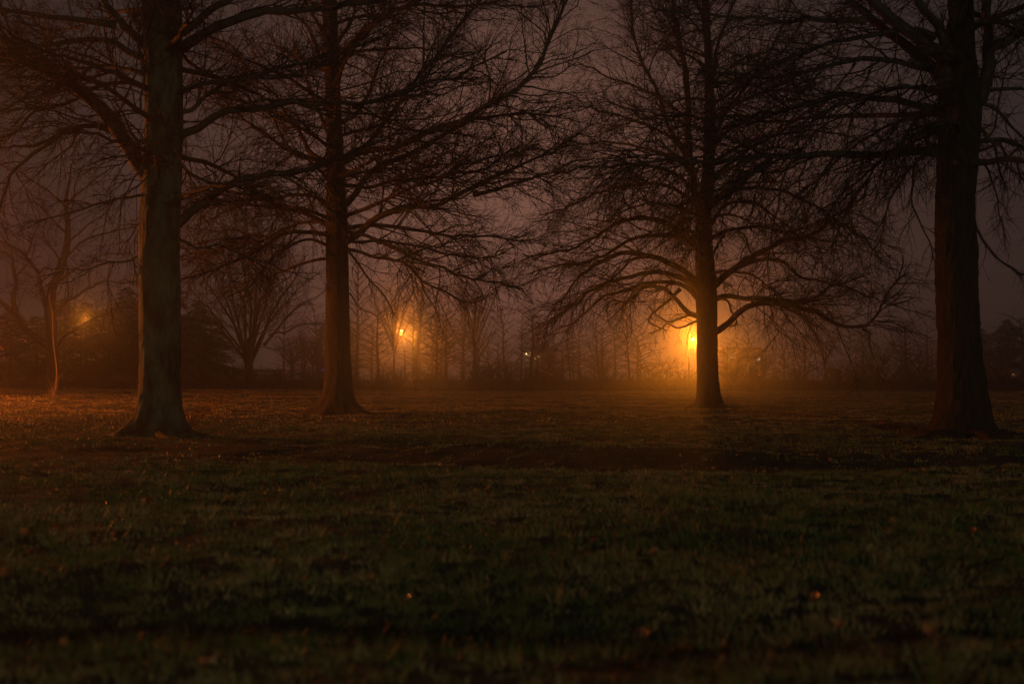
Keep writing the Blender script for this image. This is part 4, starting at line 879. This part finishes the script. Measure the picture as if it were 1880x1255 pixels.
Ys = 240; p0 = at(480, 690, Ys); sx_ = p0[0]; W_dim = glow('dim_window', (1.0, 0.55, 0.25), 0.22)
house('shed', 'long low building with a row of tiny dim windows behind the vase shaped tree', sx_, Ys, 6.5, 4, 2.05, [(-0.6 + 0.34 * k, 1.62, 0.18, 0.16, W_dim, False) for k in range(8)], roof_h=0.25, mat=M_wood)

RED = glow('tail_light', (1.0, 0.10, 0.04), 0.9); AMB = glow('amber_light', (1.0, 0.30, 0.08), 1.0)
def car_paint(name, c): return plain(name, c, rough=0.3, var=0.05)
def car(px, Y, rz, label, paint, lights, group='cars parked along the far road'):
    x = (px - CX) / F * Y; r = thing('parked_car', label, 'car', (x, Y, 0.604), rz, group)
    prof = [(-2.1, 0.32), (-2.15, 0.62), (-2.0, 0.86), (-1.25, 0.93), (-0.75, 1.38), (0.35, 1.43), (1.05, 0.98), (1.95, 0.84), (2.12, 0.6), (2.1, 0.32)]
    n_ = len(prof); v = []
    for s, yy in ((0.80, -0.86), (1.0, -0.80), (1.0, 0.80), (0.80, 0.86)):
        pass
    rows = [(-0.86, 0), (-0.80, 1), (0.80, 1), (0.86, 0)]
    for yy, k in rows:
        for (a, z) in prof:
            if z > 0.95: v.append((a * (1.0), yy * 0.80 if k == 0 else yy * 0.80, z - (0.05 if k == 0 else 0)))
            else: v.append((a * (0.985 if k == 0 else 1), yy, z - (0.02 if k == 0 and z > 0.5 else 0)))
    q = [(i * n_ + j, i * n_ + j + 1, (i + 1) * n_ + j + 1, (i + 1) * n_ + j) for i in range(3) for j in range(n_ - 1)] + [(i * n_ + n_ - 1, i * n_, (i + 1) * n_, (i + 1) * n_ + n_ - 1) for i in range(3)]
    t = [(o + 0, o + i, o + i + 1) for o in (0,) for i in range(1, n_ - 1)] + [(3 * n_, 3 * n_ + i + 1, 3 * n_ + i) for i in range(1, n_ - 1)]
    obj('body', mesh_np('body', v, q, t, paint, False), r)
    for sg in (-1, 1):
        vv = [(a, sg * (0.735 if z > 1.1 else 0.79), z) for a, z in ((-1.1, 0.98), (-0.72, 1.31), (0.30, 1.35), (0.88, 1.0))]
        vv += [(a, y_ - sg * 0.05, z) for a, y_, z in vv]
        obj('side_window', mesh_np('side_window', vv, [(0, 1, 2, 3), (7, 6, 5, 4), (0, 4, 5, 1), (1, 5, 6, 2), (2, 6, 7, 3), (3, 7, 4, 0)], None, M_glass_dark, False), r)
    for a in (-1.3, 1.3):
        for sg in (-1, 1):
            g = Geo(); y0 = sg * 0.72; g.tubes(np.array([(a, y0 - 0.1, 0.31), (a, y0 - 0.08, 0.31), (a, y0 + 0.13, 0.31), (a, y0 + 0.15, 0.31)]), np.array([0.27, 0.31, 0.31, 0.27]), 16, True); wh = obj('wheel', g.mesh('wheel', M_rubber), r)
            g = Geo(); g.tubes(np.array([(a, y0 + sg * 0.10, 0.31), (a, y0 + sg * 0.165, 0.31)]), np.array([0.19, 0.17]), 12, True); obj('rim', g.mesh('rim', M_trim), wh)
    for sg in (-1, 1):
        g = Geo(); g.box((-2.12, sg * 0.62, 0.70), (0.08, 0.26, 0.13)); obj('tail_light', g.mesh('tail_light', lights, False), r)
        g = Geo(); g.box((2.08, sg * 0.62, 0.66), (0.08, 0.28, 0.12)); obj('headlight', g.mesh('headlight', M_trim, False), r)
    return r
back = math.pi / 2       # tail towards the camera
car(1377, 161, back, 'dark car with two red tail lights under the lit window house', car_paint('dark_paint', (0.03, 0.03, 0.035)), RED)
car(1012, 161, back + 0.25, 'parked car with dim red tail lights below the lit porch', car_paint('red_paint', (0.14, 0.03, 0.025)), RED)
car(1530, 162, back - 0.15, 'parked car, leftmost of the row of small lights at right', car_paint('grey_paint', (0.12, 0.12, 0.12)), AMB)
car(1594, 162, back + 0.1, 'parked car, second of the row of small lights at right', car_paint('blue_paint', (0.04, 0.05, 0.09)), RED)
car(1661, 162, back, 'parked car with amber lights, third of the row at right', car_paint('tan_paint', (0.20, 0.17, 0.12)), AMB)
car(1858, 162, back, 'parked car with amber lights right of the near right trunk', car_paint('white_paint', (0.5, 0.5, 0.48)), AMB)

def bench(px, Y, label):
    x = (px - CX) / F * Y; r = thing('park_bench', label, 'bench', (x, Y, gz(x, Y)), random.uniform(-0.1, 0.1), 'park benches at the edge of the lawn')
    for k in range(3):
        g = Geo(); g.box((0, -0.14 + 0.14 * k, 0.45), (1.6, 0.12, 0.045)); obj('seat_board', g.mesh('seat_board', M_wood, False), r)
    for k in range(2):
        g = Geo(); g.box((0, 0.22, 0.62 + 0.16 * k), (1.6, 0.04, 0.11)); obj('back_board', g.mesh('back_board', M_wood, False), r)
    for s in (-1, 1):
        g = Geo(); g.box((s * 0.6, -0.12, 0.21), (0.06, 0.06, 0.43)); g.box((s * 0.6, 0.255, 0.41), (0.06, 0.05, 0.84)); g.box((s * 0.6, 0.04, 0.40), (0.05, 0.40, 0.04)); obj('leg_frame', g.mesh('leg_frame', M_metal, False), r)
bench(1090, 109.5, 'faint wooden bench at the lawn edge left of the bright lamp')
bench(778, 108.5, 'faint wooden bench at the lawn edge below the orange lamp')
p = at(594, 681, 140)
mk = thing('marker_post', 'post with a small blue light at the left edge of the second oak trunk', 'post', (p[0], 140, gz(p[0], 140)))
g = Geo(); g.tubes(np.array([(0, 0, -0.1), (0, 0, p[2] - 0.1)]), np.array([0.06, 0.05]), 8, True); obj('post', g.mesh('post', M_metal), mk)
g = Geo(); g.tubes(np.array([(0, 0, p[2] - 0.12), (0, 0, p[2] + 0.1), (0, 0, p[2] + 0.14)]), np.array([0.1, 0.1, 0.03]), 10, True); obj('lamp', g.mesh('lamp', glow('blue_light', (0.12, 0.08, 1.0), 0.5)), mk)

# ------------------------------------------------------------------ grass, leaves, twigs on the ground
def grass_patch(y0, y1, tufts, per, spread, h0, h1, wd, seed):      # tufts of bent blades, one triangle per blade
    rr = np.random.default_rng(seed)
    m = int(tufts * (0.41 * (y1 ** 2 - y0 ** 2) + 7.0 * (y1 - y0))); q = rr.random(m * 2) * (0.41 * y1 + 3.5); Yt = rr.uniform(y0, y1, m * 2); Yt = Yt[q < 0.41 * Yt + 3.5][:m]; m = len(Yt); Xt = rr.uniform(-1, 1, m) * (0.41 * Yt + 3.5)
    c = 0.45 * vnoise(Xt, Yt, 0.5, 1) + 0.35 * vnoise(Xt, Yt, 1.9, 2) + 0.2 * vnoise(Xt, Yt, 6.0, 3)
    band = np.exp(-((Yt - 21 + 0.10 * Xt + 1.2 * (vnoise(Xt, Yt, 0.3, 5) - 0.5)) / 2.3) ** 2)
    for b_, rad in ((bA, 1.7), (bB, 1.6), (bC, 1.6), (bD, 2.0)):
        band = np.maximum(band, 1.1 * np.exp(-(((Xt - b_[0]) / (rad * 1.3)) ** 2 + ((Yt - b_[1]) / rad) ** 2)))
    keep = rr.random(m) < np.clip((c - 0.22) * 4.0, 0.38, 1) * (1 - 0.82 * np.clip(band, 0, 1))
    Xt, Yt = Xt[keep], Yt[keep]; m = len(Xt)
    tt = np.clip(0.45 + 0.55 * (vnoise(Xt, Yt, 0.6, 9) - 0.5) + 0.7 * (vnoise(Xt, Yt, 2.6, 10) - 0.5) + rr.normal(size=m) * 0.23 + 0.2 * np.clip((Yt - 25) / 30, 0, 1), 0, 1)
    ht = 0.84 * rr.uniform(h0, h1, m) * (0.5 + 0.5 * vnoise(Xt, Yt, 0.9, 6) + 0.6 * vnoise(Xt, Yt, 3.3, 7)) * np.where(rr.random(m) < 0.10, 1.75, 1.0)
    k = np.repeat(np.arange(m), np.maximum(rr.poisson(per, m), 2)); n = len(k)
    off = rr.normal(size=(n, 2)) * spread; X = Xt[k] + off[:, 0]; Y = Yt[k] + off[:, 1]; Z = ground_z(X, Y) - 0.004
    h = ht[k] * rr.uniform(0.55, 1.1, n); a = rr.uniform(0, 6.28, n); b2 = np.arctan2(off[:, 1], off[:, 0]) + rr.normal(size=n) * 0.7; ln = rr.uniform(0.15, 1.0, n) * h; W = wd * rr.uniform(0.6, 1.4, n)
    p = np.stack([X, Y, Z], 1); s = np.stack([np.cos(a), np.sin(a), np.zeros(n)], 1) * W[:, None]; d = np.stack([np.cos(b2) * ln, np.sin(b2) * ln, np.zeros(n)], 1); up = np.zeros((n, 3)); up[:, 2] = h
    return np.stack([p - s, p + s, p + d + up], 1), np.clip(tt[k] + rr.normal(size=n) * 0.08, 0, 1)
parts = [grass_patch(3.2, 9, 130, 20, 0.030, 0.03, 0.075, 0.0035, 31), grass_patch(9, 18, 86, 16, 0.035, 0.03, 0.075, 0.0045, 32), grass_patch(18, 34, 34, 12, 0.05, 0.03, 0.07, 0.008, 33), grass_patch(34, 60, 14, 9, 0.08, 0.03, 0.06, 0.016, 34), grass_patch(60, 109, 5, 7, 0.14, 0.025, 0.055, 0.03, 35)]
v = np.concatenate([a for a, _ in parts]); tint = np.concatenate([b_ for _, b_ in parts]); n = len(v); 
me = mesh_np('grass', v.reshape(-1, 3), None, np.arange(3 * n).reshape(-1, 3), M_grass, False)
at2 = me.attributes.new('tint', 'FLOAT', 'POINT'); at2.data.foreach_set('value', np.repeat(tint, 3).astype(np.float32))
obj('grass', me, kind='stuff'); print('GRASS', n)

def oak_leaf(seed):
    rr = np.random.default_rng(seed); u = np.linspace(0, 1, 8); wv = np.array([0.02, 0.16, 0.10, 0.27, 0.15, 0.24, 0.12, 0.0]) * 0.12; L = 0.13; V = []
    curl = rr.uniform(1.5, 3.5)
    for a, q in zip(u, wv):
        for s in (-1, 0, 1): V.append((s * q * 1.3, (a - 0.5) * L, 0.012 + 0.030 * (a - 0.5) ** 2 * curl * 2 + abs(s) * q * 0.55))
    q = [(i * 3 + j, i * 3 + j + 1, i * 3 + 4 + j, i * 3 + 3 + j) for i in range(7) for j in range(2)]
    return mesh_np('fallen_leaf', V, q, None, M_leaf)
LEAF = [oak_leaf(s) for s in (1, 2, 3)]
rr = np.random.default_rng(12)
spots = [(194, 930), (565, 1056), (750, 1078), (807, 1092), (103, 912), (50, 998), (105, 984), (216, 997), (185, 1007), (1255, 868), (1345, 876), (1525, 836), (1540, 1120), (382, 1235), (125, 1183), (1710, 1140), (1500, 1088), (1190, 1112), (1640, 965), (1790, 990), (1090, 1005), (60, 1030), (310, 1045), (620, 945), (900, 905), (1275, 888), (1425, 905), (1200, 1030), (690, 870), (330, 880), (860, 1140), (470, 1120)]
LEAVES = []
for k, (px, py) in enumerate(spots):
    Y = CAMZ * F / (py - 690); x = (px - CX) / F * Y
    o = obj('fallen_leaf', LEAF[k % 3]); LEAVES.append(o); o.location = (x, Y, gz(x, Y) + 0.035); o.rotation_euler = (rr.uniform(-0.1, 0.6), rr.uniform(-1.2, -0.4), rr.uniform(-0.6, 0.6)); s = rr.uniform(0.5, 0.95); o.scale = (s, s, s)
    o['label'] = 'curled orange brown fallen leaf lying on the foreground grass'; o['category'] = 'leaf'; o['group'] = 'fallen leaves on the foreground grass'
for lo, hi, nm in ((0, 915, 'farthest'), (915, 1000, 'second farthest'), (1000, 1085, 'second nearest'), (1085, 1300, 'nearest')):
    row = sorted([(px, k) for k, (px, py) in enumerate(spots) if lo <= py < hi])
    for n, (px, k) in enumerate(row): LEAVES[k]['label'] = 'curled orange fallen leaf, %s from left in the %s row on the lawn' % (ORD[n], nm)
n = 2600; Y = np.sqrt(rr.uniform(13 ** 2, 48 ** 2, n)); X = rr.uniform(-0.40, 0.40, n) * Y
wgt = 0.25 + np.exp(-((Y - 21 + 0.1 * X) / 3.5) ** 2); k = rr.random(n) < wgt; P = np.stack([X, Y, ground_z(X, Y) + 0.02], 1)[k]
v, t = leaf_tris(P, 0.06, rr); v[:, 2] = np.maximum(v[:, 2], ground_z(v[:, 0], v[:, 1]) + 0.004)
obj('leaf_litter', mesh_np('leaf_litter', v, None, t, M_leaf, False), kind='stuff')
def stick(pts, r, label):
    p0 = at(*pts[0]); P = np.array([at(*q) for q in pts]); base = np.array((P[0][0], P[0][1], gz(P[0][0], P[0][1])))
    g = Geo(); C = resample(P - base, 12); g.tubes(C, np.linspace(r, r * 0.4, 12), 6); g.tubes(np.array([C[5], C[5] + (0.06, 0.05, 0.07)]), np.array([r * 0.6, r * 0.3]), 5)
    o = obj('fallen_twig', g.mesh('fallen_twig', M_twig)); o.location = base; o['label'] = label; o['category'] = 'twig'
stick([(1409, 766, 39.9), (1412, 760, 39.8), (1415, 752, 39.8), (1420, 746, 39.8)], 0.02, 'small dark twig poking up from the lawn right of the spreading tree')
stick([(20, 787, 31), (45, 784, 31.2), (70, 781, 31.4), (85, 776, 31.6)], 0.022, 'fallen twig lying on the lit lawn at far left')


from collections import Counter
cc = Counter()
for o in {o.data.name: o for o in bpy.data.objects if o.type == 'MESH'}.values(): cc[o.name.split('.')[0] + ' ' + (o.parent.name if o.parent else '')] += len(o.data.loops) - 2 * len(o.data.polygons)
print('TRISBY', cc.most_common(25))
print('TRIS', sum((len(o.data.loops) - 2 * len(o.data.polygons)) for o in {o.data.name: o for o in bpy.data.objects if o.type == 'MESH'}.values()))
